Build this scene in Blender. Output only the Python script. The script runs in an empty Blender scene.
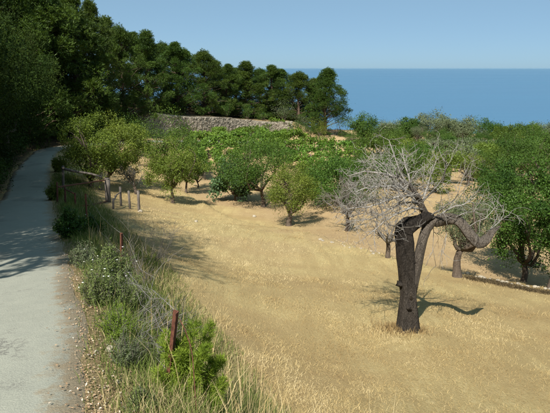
import bpy, math, random
import numpy as np
from mathutils import Vector

# ------------------------------------------------------------------ camera, sky, sun, exposure
SC = bpy.context.scene
COL = SC.collection
CAMZ = 1.65
F = 540.0                       # focal length in photograph pixels (550 wide)
PITCH = math.atan(138.5 / F)
cp, sp = math.cos(PITCH), math.sin(PITCH)
cam = bpy.data.cameras.new('camera')
cam.sensor_width = 36.0
cam.lens = F / 550 * 36
cam.clip_start = 0.1
cam.clip_end = 400000
camo = bpy.data.objects.new('camera', cam)
camo.location = (0, 0, CAMZ)
camo.rotation_euler = (math.pi / 2 - PITCH, 0, 0)
COL.objects.link(camo)
SC.camera = camo

SUN_EL = math.radians(49)
SUN_DIR = Vector((-0.33, -0.94, 0)).normalized() * math.cos(SUN_EL) + Vector((0, 0, math.sin(SUN_EL)))
w = bpy.data.worlds.new('World')
SC.world = w
w.use_nodes = True
wn = w.node_tree.nodes
wl = w.node_tree.links
wn.clear()
wo = wn.new('ShaderNodeOutputWorld')
wb = wn.new('ShaderNodeBackground')
sk = wn.new('ShaderNodeTexSky')
sk.sky_type = 'NISHITA'
sk.sun_disc = False
sk.sun_elevation = SUN_EL
sk.sun_rotation = math.atan2(SUN_DIR.x, SUN_DIR.y)
sk.altitude = 150
sk.air_density = 0.45
sk.dust_density = 0.5
sk.ozone_density = 5.0
wb.inputs['Strength'].default_value = 0.062
hz = wn.new('ShaderNodeMix')                    # an even summer haze over the clear sky
hz.data_type = 'RGBA'
hz.inputs[0].default_value = 0.62
hz.inputs[7].default_value = (2.95, 4.85, 6.0, 1)
wl.new(sk.outputs[0], hz.inputs[6])
wl.new(hz.outputs[2], wb.inputs[0])
wl.new(wb.outputs[0], wo.inputs[0])

sl = bpy.data.lights.new('sun', 'SUN')
sl.energy = 5.0
sl.angle = math.radians(0.53)
sl.color = (1.0, 0.95, 0.86)
slo = bpy.data.objects.new('sun', sl)
slo.location = SUN_DIR * 60
slo.rotation_euler = SUN_DIR.to_track_quat('Z', 'Y').to_euler()
COL.objects.link(slo)

SC.view_settings.view_transform = 'Standard'
SC.view_settings.look = 'None'
SC.view_settings.exposure = 0.84
SC.view_settings.gamma = 1
SC.render.engine = 'CYCLES'
SC.cycles.max_bounces = 6
SC.cycles.transparent_max_bounces = 6

# ------------------------------------------------------------------ helpers
def ray(u, v):
    xr = (u - 275) / F
    yu = -(v - 206.5) / F
    return xr, cp + yu * sp, -sp + yu * cp      # x, y, z

def P(u, v, d):
    x, y, z = ray(u, v)
    return np.array((d * x / y, d, CAMZ + d * z / y))

def zat(v, d):
    x, y, z = ray(275, v)
    return CAMZ + d * z / y

def mpp(v, d):                     # metres per photograph pixel at forward distance d
    x, y, z = ray(275, v)
    return d / y / F

def hash2(ix, iy, seed):
    n = (ix * 374761393 + iy * 668265263 + seed * 1442695041) & 0xFFFFFFFF
    n = ((n ^ (n >> 13)) * 1274126177) & 0xFFFFFFFF
    n = n ^ (n >> 16)
    return (n & 0xFFFF) / 65535.0

def vnoise(x, y, sc, seed=0):
    x = np.asarray(x, float) / sc
    y = np.asarray(y, float) / sc
    ix = np.floor(x).astype(np.int64)
    iy = np.floor(y).astype(np.int64)
    fx = x - ix
    fy = y - iy
    fx = fx * fx * (3 - 2 * fx)
    fy = fy * fy * (3 - 2 * fy)
    a = hash2(ix, iy, seed); b = hash2(ix + 1, iy, seed)
    c = hash2(ix, iy + 1, seed); d = hash2(ix + 1, iy + 1, seed)
    return (a * (1 - fx) + b * fx) * (1 - fy) + (c * (1 - fx) + d * fx) * fy

def sstep(a, b, x):
    t = np.clip((x - a) / (b - a), 0, 1)
    return t * t * (3 - 2 * t)

def poly_sd(pts, X, Y):
    """distance to a polyline, signed (+ on the right hand side), and arc length of the nearest point"""
    best = np.full(np.shape(X), 1e9)
    sgn = np.ones(np.shape(X))
    arc = np.zeros(np.shape(X))
    s0 = 0.0
    for (ax, ay), (bx, by) in zip(pts[:-1], pts[1:]):
        dx, dy = bx - ax, by - ay
        L = math.hypot(dx, dy)
        t = np.clip(((X - ax) * dx + (Y - ay) * dy) / L ** 2, 0, 1)
        qx, qy = ax + t * dx, ay + t * dy
        dd = np.hypot(X - qx, Y - qy)
        m = dd < best
        best = np.where(m, dd, best)
        cr = (X - ax) * dy - (Y - ay) * dx
        sgn = np.where(m, np.sign(cr), sgn)
        arc = np.where(m, s0 + t * L, arc)
        s0 += L
    return best * sgn, arc

def resample(pts, step):
    pts = [np.array(p, float) for p in pts]
    n = len(pts)
    out = []
    for i in range(n - 1):
        p0, p1, p2, p3 = pts[max(i - 1, 0)], pts[i], pts[i + 1], pts[min(i + 2, n - 1)]
        k = max(1, int(np.linalg.norm((p2 - p1)[:2]) / step))
        for j in range(k):
            t = j / k
            out.append(0.5 * ((2 * p1) + (-p0 + p2) * t + (2 * p0 - 5 * p1 + 4 * p2 - p3) * t * t + (-p0 + 3 * p1 - 3 * p2 + p3) * t ** 3))
    out.append(pts[-1])
    return np.array(out)

# ------------------------------------------------------------------ the road line
RE = [P(88, 413, 3.05), P(78, 300, 5.9), P(62, 245, 10.5), P(53, 211, 19), P(50, 190, 28), P(50, 170, 36), P(56, 156, 46), P(68, 148.5, 52)]
d0 = RE[0] - RE[1]
d0 /= np.linalg.norm(d0)
RE = [RE[0] + d0 * 22 * np.array([1, 1, .75]), RE[0] + d0 * 8 * np.array([1, 1, .95])] + RE + \
     [np.array((-15.5, 58.0, RE[-1][2] - .3)), np.array((-8, 63.0, RE[-1][2] - .9)), np.array((2, 66.0, RE[-1][2] - 1.5))]
RW = 2.2
re_s = resample(RE, 0.6)                       # right edge of the road
tang = np.gradient(re_s[:, :2], axis=0)
tang /= np.linalg.norm(tang, axis=1)[:, None]
nl = np.stack([-tang[:, 1], tang[:, 0]], 1)     # to the left
rc = re_s.copy()
rc[:, :2] += nl * RW / 2
rl = re_s.copy()
rl[:, :2] += nl * RW
rc_arc = np.concatenate([[0], np.cumsum(np.linalg.norm(np.diff(rc[:, :2], axis=0), axis=1))])
RE2 = [tuple(p[:2]) for p in re_s]
RC2 = [tuple(p[:2]) for p in rc]

# ------------------------------------------------------------------ terrain
CPT = []
for u, v, d in [(165, 405, 4.6), (120, 290, 8.6), (78, 209, 21.5), (275, 413, 5.8), (400, 413, 6.2), (550, 413, 6.6),
                (407, 330, 10), (250, 330, 9.2), (550, 330, 10.8), (200, 260, 15.2), (300, 260, 17), (400, 262, 18.2), (550, 292, 15.5),
                (457, 277, 17), (524, 280, 18.3), (347, 231, 25.5), (289, 226, 28), (263, 207, 35), (180, 215, 28.5), (172, 203, 33),
                (108, 200, 26.5), (140, 210, 24.5), (198, 188, 42), (235, 200, 37), (340, 141, 95), (200, 150, 70), (190, 136, 84),
                (290, 136, 101), (125, 130, 72), (440, 185, 44), (425, 146, 85), (500, 250, 22.5), (440, 250, 21.5), (530, 150, 90),
                (90, 187, 31), (104, 180, 36), (150, 160, 52), (240, 170, 56), (300, 165, 62), (550, 240, 25), (650, 300, 16), (650, 413, 7),
                (600, 180, 52), (380, 180, 48)]:
    CPT.append(P(u, v, d))
for i in range(2, len(re_s), 5):
    CPT.append(re_s[i]); CPT.append(rl[i])
    if re_s[i][1] > 47:
        continue
    for off, dz in ((3.2, 0.9), (9, 3.6), (22, 8.5)):
        CPT.append(np.array((rl[i][0] + nl[i][0] * off, rl[i][1] + nl[i][1] * off, rl[i][2] + dz)))
CPT += [np.array(p) for p in [(4, -8, -1.2), (12, -8, -2.5), (30, -8, -5.0), (30, 10, -5.5), (60, 10, -8.0), (60, 40, -10), (90, 70, -12.5), (60, 105, -12), (20, 112, -11.5),
                              (90, 0, -9), (-10, 105, -9.6), (-45, 100, -5), (-90, 60, 4), (-90, 110, 0), (-60, 0, 12), (140, 60, -16), (140, 110, -18), (-35, 75, -3.5)]]
CPT = np.array(CPT)

def tps_fit(p, lam):
    n = len(p)
    D = np.hypot(p[:, None, 0] - p[None, :, 0], p[:, None, 1] - p[None, :, 1])
    K = np.where(D > 0, D ** 2 * np.log(D + 1e-12), 0) + lam * np.eye(n)
    Q = np.c_[np.ones(n), p[:, :2]]
    A = np.block([[K, Q], [Q.T, np.zeros((3, 3))]])
    return np.linalg.solve(A, np.r_[p[:, 2], np.zeros(3)])
TW = tps_fit(CPT, 1.5)

def tps(X, Y):
    X = np.asarray(X, float); Y = np.asarray(Y, float)
    out = TW[-3] + TW[-2] * X + TW[-1] * Y
    for (px, py, pz), wgt in zip(CPT, TW):
        r2 = (X - px) ** 2 + (Y - py) ** 2
        out = out + wgt * 0.5 * r2 * np.log(r2 + 1e-12)
    return out

LIP = [tuple(P(u, v, d)[:2]) for u, v, d in [(205, 209, 34.5), (250, 222, 28), (300, 235, 24), (350, 247, 21), (400, 260, 18.6), (462, 274, 17.2), (550, 291, 15.9), (680, 310, 15)]]
LIP = [tuple(p[:2]) for p in resample([np.array((*p, 0)) for p in LIP], 1.0)]
WALL = [(96, 75), (120, 74), (150, 77), (190, 84), (232, 93), (262, 98), (292, 102)]
WALLP = [(P(u, 134, d)[0], d) for u, d in WALL]

def height(X, Y):
    X = np.asarray(X, float); Y = np.asarray(Y, float)
    z = tps(X, Y)
    # terrace lip: ground beyond is a bit lower
    sd, arc = poly_sd(LIP, X, Y)
    far = (sd < 0)
    z = z - 0.32 * sstep(0.0, 0.5, -sd) * (1 - sstep(3, 11, -sd)) + 0.10 * sstep(-1.2, 0.0, -np.abs(sd)) * (sd > 0)
    # retaining wall: the ground behind it is raised
    sw, aw = poly_sd(WALLP, X, Y)
    wl_len = sum(math.hypot(b[0] - a[0], b[1] - a[1]) for a, b in zip(WALLP[:-1], WALLP[1:]))
    z = z + 2.75 * sstep(0.25, 0.8, -sw) * (1 - sstep(30, 60, -sw)) * sstep(-2, 6, aw) * (1 - 0.12 * sstep(wl_len * .6, wl_len, aw)) * (1 - sstep(0, 6, X - WALLP[-1][0]))
    # relief
    z = z + 0.10 * (vnoise(X, Y, 2.6, 3) - .5) + 0.05 * (vnoise(X, Y, 0.9, 5) - .5) + 0.5 * (vnoise(X, Y, 14, 8) - .5) * sstep(30, 70, Y)
    # road bed
    dc, ac = poly_sd(RC2, X, Y)
    zr = np.interp(ac, rc_arc, rc[:, 2])
    k = 1 - sstep(RW / 2 + 0.12, RW / 2 + 1.1, np.abs(dc))
    ad = np.abs(dc)
    bed = zr - 0.022 + 0.03 * sstep(RW / 2 + .05, RW / 2 + .4, ad)
    z = z * (1 - k) + bed * k
    # coast drops away behind the trees
    z = z - 0.011 * np.clip(Y - 118, 0, None) ** 2 - 0.010 * np.clip(X - 120, 0, None) ** 2
    return np.maximum(z, -158)

def axis(segs):
    out = [segs[0][0]]
    for a, b, st in segs:
        n = max(1, int(round((b - a) / st)))
        out += list(a + (b - a) * (np.arange(n) + 1) / n)
    return np.array(out)
GX = axis([(-160, -60, 8), (-60, -28, 1.6), (-28, 30, 0.34), (30, 60, 1.2), (60, 260, 8)])
GY = axis([(-40, -8, 3), (-8, 3, 0.8), (3, 40, 0.34), (40, 116, 0.8), (116, 300, 6)])
MX, MY = np.meshgrid(GX, GY)
MZ = height(MX, MY)

def gz(x, y):
    """terrain height read back from the grid"""
    x = np.asarray(x, float); y = np.asarray(y, float)
    i = np.clip(np.searchsorted(GX, x) - 1, 0, len(GX) - 2)
    j = np.clip(np.searchsorted(GY, y) - 1, 0, len(GY) - 2)
    fx = np.clip((x - GX[i]) / (GX[i + 1] - GX[i]), 0, 1)
    fy = np.clip((y - GY[j]) / (GY[j + 1] - GY[j]), 0, 1)
    return (MZ[j, i] * (1 - fx) + MZ[j, i + 1] * fx) * (1 - fy) + (MZ[j + 1, i] * (1 - fx) + MZ[j + 1, i + 1] * fx) * fy

def hit(u, v, dmin=2.5, dmax=118):
    """where the line of sight through a photograph pixel meets the ground"""
    x, y, z = ray(u, v)
    d = np.linspace(dmin, dmax, 2400)
    X = d * x / y
    Z = CAMZ + d * z / y
    b = np.nonzero(Z <= gz(X, d))[0]
    k = b[0] if len(b) else len(d) - 1
    return np.array((X[k], d[k], float(gz(X[k], d[k]))))

def at(u, d):
    x, y, z = ray(u, 160)
    X = d * x / y
    return np.array((X, d, float(gz(X, d))))

# ------------------------------------------------------------------ mesh helpers
def tag(o, label=None, cat=None, group=None, kind=None):
    if label: o['label'] = label
    if cat: o['category'] = cat
    if group: o['group'] = group
    if kind: o['kind'] = kind
    return o

def link(name, me, mat, parent=None):
    if mat is not None and len(me.materials) == 0:
        me.materials.append(mat)
    o = bpy.data.objects.new(name, me)
    COL.objects.link(o)
    if parent is not None:
        o.parent = parent
    return o

def empty(name, loc, rz=0.0, label=None, cat=None, group=None):
    o = bpy.data.objects.new(name, None)
    o.empty_display_size = 0.2
    o.location = Vector([float(c) for c in loc])
    o.rotation_euler = (0, 0, rz)
    COL.objects.link(o)
    return tag(o, label, cat, group)

def np_mesh(name, verts, faces, tint=None, smooth=False, loops=None):
    """faces: (N,k) array of equal sized polygons"""
    me = bpy.data.meshes.new(name)
    verts = np.asarray(verts, np.float32).reshape(-1, 3)
    faces = np.asarray(faces, np.int32)
    n, k = faces.shape
    me.vertices.add(len(verts))
    me.vertices.foreach_set('co', verts.ravel())
    me.loops.add(n * k)
    me.loops.foreach_set('vertex_index', faces.ravel())
    me.polygons.add(n)
    me.polygons.foreach_set('loop_start', np.arange(0, n * k, k, dtype=np.int32))
    if tint is not None:
        a = me.attributes.new('tint', 'FLOAT', 'POINT')
        a.data.foreach_set('value', np.asarray(tint, np.float32))
    me.update(calc_edges=True)
    me.validate()
    if smooth:
        me.polygons.foreach_set('use_smooth', np.ones(n, bool))
    return me

class Buf:
    def __init__(self):
        self.v = []; self.f = []; self.t = []
    def tube(self, pts, rad, sides=6, tint=0.0, cap=True, flute=0.0, seed=0):
        pts = [np.asarray(p, float) for p in pts]
        n = len(pts)
        base = len(self.v)
        ref = np.array((0.31, 0.22, 0.92))
        for i in range(n):
            t = pts[min(i + 1, n - 1)] - pts[max(i - 1, 0)]
            t /= (np.linalg.norm(t) + 1e-9)
            if i == 0:
                a = np.cross(t, ref)
                if np.linalg.norm(a) < 0.15:
                    a = np.cross(t, np.array((1.0, 0.1, 0)))
            else:
                a = a - t * np.dot(a, t)
            a = a / (np.linalg.norm(a) + 1e-9)
            b = np.cross(t, a)
            for k in range(sides):
                th = 2 * math.pi * k / sides
                r = rad[i]
                if flute:
                    r *= 1 + flute * (math.sin(3 * th + seed + i * .25) * .45 + math.sin(5 * th + seed * 2.1 - i * .18) * .35
                                      + .30 * abs(math.sin(4.5 * th + seed + i * .05)) + 1.3 * (float(vnoise(k * 1.7 + seed * 13, i * .55, 1.0, 4)) - .5))
                self.v.append(pts[i] + (a * math.cos(th) + b * math.sin(th)) * r)
                self.t.append(tint if not callable(tint) else tint(i / (n - 1)))
        for i in range(n - 1):
            for k in range(sides):
                q = base + i * sides + k
                q2 = base + i * sides + (k + 1) % sides
                self.f.append((q, q2, q2 + sides, q + sides))
        if cap:
            self.f.append(tuple(base + (n - 1) * sides + k for k in range(sides)))
            self.f.append(tuple(base + k for k in reversed(range(sides))))
    def box(self, c, s, rot=None, jit=0.0, rng=None, tint=0.0):
        base = len(self.v)
        for dx in (-1, 1):
            for dy in (-1, 1):
                for dz in (-1, 1):
                    p = np.array((dx * s[0] / 2, dy * s[1] / 2, dz * s[2] / 2))
                    if jit:
                        p = p * (1 + np.array([rng.uniform(-jit, jit) for _ in range(3)]))
                    if rot is not None:
                        p = rot @ p
                    self.v.append(np.asarray(c, float) + p)
                    self.t.append(tint)
        for f in ((0, 1, 3, 2), (4, 6, 7, 5), (0, 4, 5, 1), (2, 3, 7, 6), (0, 2, 6, 4), (1, 5, 7, 3)):
            self.f.append(tuple(base + i for i in f))
    def mesh(self, name, smooth=True):
        me = bpy.data.meshes.new(name)
        me.from_pydata([tuple(float(c) for c in p) for p in self.v], [], self.f)
        a = me.attributes.new('tint', 'FLOAT', 'POINT')
        a.data.foreach_set('value', np.asarray(self.t, np.float32))
        if smooth:
            me.polygons.foreach_set('use_smooth', np.ones(len(me.polygons), bool))
        me.update()
        return me

def rotz(a):
    c, s = math.cos(a), math.sin(a)
    return np.array(((c, -s, 0), (s, c, 0), (0, 0, 1.0)))

# ------------------------------------------------------------------ materials
def new_mat(name):
    m = bpy.data.materials.new(name)
    m.use_nodes = True
    m.node_tree.nodes.clear()
    return m, m.node_tree.nodes, m.node_tree.links

def ramp(n, stops):
    r = n.new('ShaderNodeValToRGB')
    cr = r.color_ramp
    while len(cr.elements) < len(stops):
        cr.elements.new(0.5)
    for e, (p, c) in zip(cr.elements, stops):
        e.position = p
        e.color = (*c, 1)
    return r

def noise_tex(n, l, coord, scale, detail=6, rough=0.6, sx=None):
    t = n.new('ShaderNodeTexNoise')
    t.inputs['Scale'].default_value = scale
    t.inputs['Detail'].default_value = detail
    t.inputs['Roughness'].default_value = rough
    if sx is not None:
        mp = n.new('ShaderNodeMapping')
        mp.inputs['Scale'].default_value = sx
        l.new(coord, mp.inputs[0])
        l.new(mp.outputs[0], t.inputs[0])
    else:
        l.new(coord, t.inputs[0])
    return t

def mixc(n, l, fac, a, b, mode='MIX'):
    m = n.new('ShaderNodeMix')
    m.data_type = 'RGBA'
    m.blend_type = mode
    for sock, val in ((m.inputs[0], fac), (m.inputs[6], a), (m.inputs[7], b)):
        if isinstance(val, bpy.types.NodeSocket):
            l.new(val, sock)
        elif isinstance(val, (int, float)):
            sock.default_value = val
        else:
            sock.default_value = (*val, 1)
    return m.outputs[2]

def finish(m, n, l, color, rough=0.85, bump=None, bstr=0.5, bdist=0.02, spec=0.2):
    b = n.new('ShaderNodeBsdfPrincipled')
    if isinstance(color, bpy.types.NodeSocket):
        l.new(color, b.inputs['Base Color'])
    else:
        b.inputs['Base Color'].default_value = (*color, 1)
    if isinstance(rough, bpy.types.NodeSocket):
        l.new(rough, b.inputs['Roughness'])
    else:
        b.inputs['Roughness'].default_value = rough
    b.inputs['Specular IOR Level'].default_value = spec
    if bump is not None:
        bp = n.new('ShaderNodeBump')
        bp.inputs['Strength'].default_value = bstr
        bp.inputs['Distance'].default_value = bdist
        l.new(bump, bp.inputs['Height'])
        l.new(bp.outputs[0], b.inputs['Normal'])
    o = n.new('ShaderNodeOutputMaterial')
    l.new(b.outputs[0], o.inputs[0])
    return m

def leaf_mat(name, dark, light, trans=0.3, rough=0.5, hue=0.018):
    m, n, l = new_mat(name)
    at_ = n.new('ShaderNodeAttribute'); at_.attribute_name = 'tint'
    oi = n.new('ShaderNodeObjectInfo')
    c = mixc(n, l, at_.outputs['Fac'], dark, light)
    hs = n.new('ShaderNodeHueSaturation')
    mr = n.new('ShaderNodeMapRange')
    mr.inputs[3].default_value = 0.5 - hue
    mr.inputs[4].default_value = 0.5 + hue * 0.6
    l.new(oi.outputs['Random'], mr.inputs[0])
    l.new(mr.outputs[0], hs.inputs['Hue'])
    l.new(c, hs.inputs['Color'])
    b = n.new('ShaderNodeBsdfPrincipled')
    l.new(hs.outputs[0], b.inputs['Base Color'])
    b.inputs['Roughness'].default_value = rough
    b.inputs['Specular IOR Level'].default_value = 0.14
    t = n.new('ShaderNodeBsdfTranslucent')
    hs2 = n.new('ShaderNodeHueSaturation')
    hs2.inputs['Saturation'].default_value = 1.15
    hs2.inputs['Value'].default_value = 1.3
    hs2.inputs['Hue'].default_value = 0.485
    l.new(hs.outputs[0], hs2.inputs['Color'])
    l.new(hs2.outputs[0], t.inputs[0])
    ms = n.new('ShaderNodeMixShader')
    ms.inputs[0].default_value = trans
    l.new(b.outputs[0], ms.inputs[1])
    l.new(t.outputs[0], ms.inputs[2])
    o = n.new('ShaderNodeOutputMaterial')
    l.new(ms.outputs[0], o.inputs[0])
    return m

def bark_mat(name, a, b, scale=6.0, bstr=0.8, bdist=0.03, char=(0.016, 0.0135, 0.0115)):
    m, n, l = new_mat(name)
    tc = n.new('ShaderNodeTexCoord')
    t1 = noise_tex(n, l, tc.outputs['Object'], scale, 8, .7, (3.2, 3.2, 0.7))
    t2 = noise_tex(n, l, tc.outputs['Object'], scale * 3.5, 5, .6, (2.2, 2.2, .9))
    r1 = ramp(n, [(0.32, a), (0.66, b)])
    l.new(t1.outputs[0], r1.inputs[0])
    c = mixc(n, l, 0.45, r1.outputs[0], ramp_out(n, l, t2.outputs[0], [(0.3, tuple(x * .45 for x in a)), (0.7, tuple(min(1, x * 1.25) for x in b))]))
    at_ = n.new('ShaderNodeAttribute'); at_.attribute_name = 'tint'
    c = mixc(n, l, at_.outputs['Fac'], c, ramp_out(n, l, t1.outputs[0], [(0.35, char), (0.6, tuple(x * 2.4 for x in char)), (0.78, tuple(x * 6 for x in char))]))
    ad = n.new('ShaderNodeMath'); ad.operation = 'ADD'
    l.new(t1.outputs[0], ad.inputs[0]); l.new(t2.outputs[0], ad.inputs[1])
    return finish(m, n, l, c, 0.9, ad.outputs[0], bstr, bdist, 0.1)

def ramp_out(n, l, sock, stops):
    r = ramp(n, stops)
    l.new(sock, r.inputs[0])
    return r.outputs[0]

def plain_mat(name, a, b, scale=8, rough=0.85, bstr=0.4, bdist=0.01, spec=0.2, metal=0.0):
    m, n, l = new_mat(name)
    tc = n.new('ShaderNodeTexCoord')
    t = noise_tex(n, l, tc.outputs['Object'], scale, 7, .65)
    c = ramp_out(n, l, t.outputs[0], [(0.3, a), (0.7, b)])
    return finish(m, n, l, c, rough, t.outputs[0], bstr, bdist, spec)

def tint_mat(name, stops, rough=0.8, trans=0.0):
    m, n, l = new_mat(name)
    at_ = n.new('ShaderNodeAttribute'); at_.attribute_name = 'tint'
    c = ramp_out(n, l, at_.outputs['Fac'], stops)
    b = n.new('ShaderNodeBsdfPrincipled')
    l.new(c, b.inputs['Base Color'])
    b.inputs['Roughness'].default_value = rough
    b.inputs['Specular IOR Level'].default_value = 0.15
    o = n.new('ShaderNodeOutputMaterial')
    if trans:
        t = n.new('ShaderNodeBsdfTranslucent')
        l.new(c, t.inputs[0])
        ms = n.new('ShaderNodeMixShader'); ms.inputs[0].default_value = trans
        l.new(b.outputs[0], ms.inputs[1]); l.new(t.outputs[0], ms.inputs[2])
        l.new(ms.outputs[0], o.inputs[0])
    else:
        l.new(b.outputs[0], o.inputs[0])
    return m

def ground_mat():
    m, n, l = new_mat('dry_field')
    tc = n.new('ShaderNodeTexCoord')
    co = tc.outputs['Object']
    zn = n.new('ShaderNodeAttribute'); zn.attribute_name = 'zone'
    sep = n.new('ShaderNodeSeparateColor')
    l.new(zn.outputs['Color'], sep.inputs[0])
    big = noise_tex(n, l, co, 0.35, 5, .6)
    mid = noise_tex(n, l, co, 2.2, 7, .7)
    fine = noise_tex(n, l, co, 26, 6, .75)
    fib = noise_tex(n, l, co, 9, 6, .75, (3.5, 0.8, 1))
    straw = ramp_out(n, l, big.outputs[0], [(0.3, (0.43, 0.325, 0.145)), (0.52, (0.51, 0.40, 0.185)), (0.72, (0.56, 0.45, 0.225))])
    straw = mixc(n, l, 0.55, straw, ramp_out(n, l, mid.outputs[0], [(0.28, (0.33, 0.245, 0.115)), (0.6, (0.54, 0.425, 0.205)), (0.8, (0.62, 0.52, 0.30))]))
    grit = noise_tex(n, l, co, 75, 4, .8)
    straw = mixc(n, l, 0.4, straw, ramp_out(n, l, grit.outputs[0], [(0.32, (0.20, 0.135, 0.06)), (0.5, (0.48, 0.37, 0.175)), (0.68, (0.72, 0.61, 0.36))]))
    straw = mixc(n, l, 0.5, straw, ramp_out(n, l, fib.outputs[0], [(0.3, (0.27, 0.18, 0.08)), (0.5, (0.50, 0.39, 0.18)), (0.72, (0.66, 0.56, 0.33))]))
    soil = ramp_out(n, l, mid.outputs[0], [(0.3, (0.35, 0.23, 0.115)), (0.6, (0.44, 0.315, 0.17)), (0.8, (0.50, 0.39, 0.225))])
    soil = mixc(n, l, 0.35, soil, ramp_out(n, l, fine.outputs[0], [(0.3, (0.25, 0.165, 0.085)), (0.7, (0.50, 0.39, 0.23))]))
    verge = ramp_out(n, l, fine.outputs[0], [(0.3, (0.15, 0.115, 0.06)), (0.55, (0.28, 0.22, 0.12)), (0.75, (0.42, 0.35, 0.22))])
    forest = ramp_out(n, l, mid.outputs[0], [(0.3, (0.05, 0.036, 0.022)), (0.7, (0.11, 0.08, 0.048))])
    pat = noise_tex(n, l, co, 0.16, 4, .55, (1.0, 1.6, 1))
    straw = mixc(n, l, ramp_out(n, l, pat.outputs[0], [(0.42, (0, 0, 0)), (0.58, (0.9, 0.9, 0.9))]), straw, mixc(n, l, mid.outputs[0], (0.28, 0.18, 0.08), (0.47, 0.36, 0.18)))
    stk = n.new('ShaderNodeTexNoise'); stk.inputs['Scale'].default_value = 1.0; stk.inputs['Detail'].default_value = 5
    mp = n.new('ShaderNodeMapping'); mp.inputs['Rotation'].default_value = (0, 0, math.radians(-20)); mp.inputs['Scale'].default_value = (3.2, .35, 1)
    l.new(co, mp.inputs[0]); l.new(mp.outputs[0], stk.inputs[0])
    straw = mixc(n, l, ramp_out(n, l, stk.outputs[0], [(0.42, (0, 0, 0)), (0.62, (0.6, 0.6, 0.6))]), straw, (0.37, 0.275, 0.13))
    c = mixc(n, l, sep.outputs[0], straw, soil)
    c = mixc(n, l, sep.outputs[1], c, verge)
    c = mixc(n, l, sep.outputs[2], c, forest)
    ad = n.new('ShaderNodeMath'); ad.operation = 'ADD'
    l.new(fine.outputs[0], ad.inputs[0]); l.new(fib.outputs[0], ad.inputs[1])
    return finish(m, n, l, c, 0.95, ad.outputs[0], 0.9, 0.05, 0.05)

def road_mat():
    m, n, l = new_mat('concrete_road')
    tc = n.new('ShaderNodeTexCoord')
    co = tc.outputs['Object']
    big = noise_tex(n, l, co, 0.7, 6, .65)
    mid = noise_tex(n, l, co, 5, 6, .7)
    fine = noise_tex(n, l, co, 70, 4, .7)
    c = ramp_out(n, l, big.outputs[0], [(0.3, (0.225, 0.23, 0.185)), (0.7, (0.30, 0.304, 0.245))])
    c = mixc(n, l, 0.35, c, ramp_out(n, l, mid.outputs[0], [(0.3, (0.19, 0.198, 0.17)), (0.65, (0.32, 0.324, 0.26))]))
    c = mixc(n, l, 0.3, c, ramp_out(n, l, fine.outputs[0], [(0.3, (0.18, 0.18, 0.165)), (0.7, (0.44, 0.45, 0.385))]))
    vo = n.new('ShaderNodeTexVoronoi'); vo.feature = 'DISTANCE_TO_EDGE'; vo.inputs['Scale'].default_value = 0.9
    dist = noise_tex(n, l, co, 2.5, 5, .7)
    mx = n.new('ShaderNodeVectorMath'); mx.operation = 'ADD'
    l.new(co, mx.inputs[0])
    sc_ = n.new('ShaderNodeVectorMath'); sc_.operation = 'SCALE'; sc_.inputs[3].default_value = 0.8
    l.new(dist.outputs['Color'], sc_.inputs[0]); l.new(sc_.outputs[0], mx.inputs[1])
    l.new(mx.outputs[0], vo.inputs['Vector'])
    crack = ramp_out(n, l, vo.outputs['Distance'], [(0.0, (1, 1, 1)), (0.018, (0, 0, 0))])
    msk = ramp_out(n, l, big.outputs[0], [(0.5, (0, 0, 0)), (0.62, (1, 1, 1))])
    mm = mixc(n, l, 1.0, crack, msk, 'MULTIPLY')
    c = mixc(n, l, mm, c, (0.14, 0.135, 0.12))
    at_ = n.new('ShaderNodeAttribute'); at_.attribute_name = 'tint'
    sub = n.new('ShaderNodeMath'); sub.operation = 'MULTIPLY_ADD'
    l.new(mid.outputs[0], sub.inputs[0]); sub.inputs[1].default_value = 1.6
    ed = n.new('ShaderNodeMath'); ed.operation = 'SUBTRACT'; ed.inputs[1].default_value = 1.35
    l.new(at_.outputs['Fac'], sub.inputs[2]); l.new(sub.outputs[0], ed.inputs[0])
    dirt = ramp_out(n, l, ed.outputs[0], [(0.0, (0, 0, 0)), (0.3, (.85, .85, .85))])
    c = mixc(n, l, dirt, c, mixc(n, l, fine.outputs[0], (0.12, 0.09, 0.055), (0.34, 0.27, 0.175)))
    pt = noise_tex(n, l, co, 0.33, 3, .5)
    c = mixc(n, l, ramp_out(n, l, pt.outputs[0], [(0.56, (0, 0, 0)), (0.60, (.5, .5, .5))]), c, mixc(n, l, mid.outputs[0], (0.13, 0.13, 0.11), (0.25, 0.25, 0.21)))
    ad = n.new('ShaderNodeMath'); ad.operation = 'ADD'
    l.new(mid.outputs[0], ad.inputs[0]); l.new(fine.outputs[0], ad.inputs[1])
    return finish(m, n, l, c, 0.9, ad.outputs[0], 0.5, 0.025, 0.12)

def sea_mat():
    m, n, l = new_mat('sea_water')
    tc = n.new('ShaderNodeTexCoord')
    t = noise_tex(n, l, tc.outputs['Object'], 0.0006, 5, .6, (0.35, 1.6, 1))
    r = ramp_out(n, l, t.outputs[0], [(0.35, (0.30, 0.30, 0.30)), (0.68, (0.46, 0.46, 0.46))])
    b = n.new('ShaderNodeBsdfPrincipled')
    c = ramp_out(n, l, t.outputs[0], [(0.3, (0.048, 0.125, 0.215)), (0.7, (0.060, 0.143, 0.235))])
    l.new(c, b.inputs['Base Color'])
    l.new(r, b.inputs['Roughness'])
    b.inputs['IOR'].default_value = 1.33
    b.inputs['Specular IOR Level'].default_value = 0.28
    o = n.new('ShaderNodeOutputMaterial')
    l.new(b.outputs[0], o.inputs[0])
    return m

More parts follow.
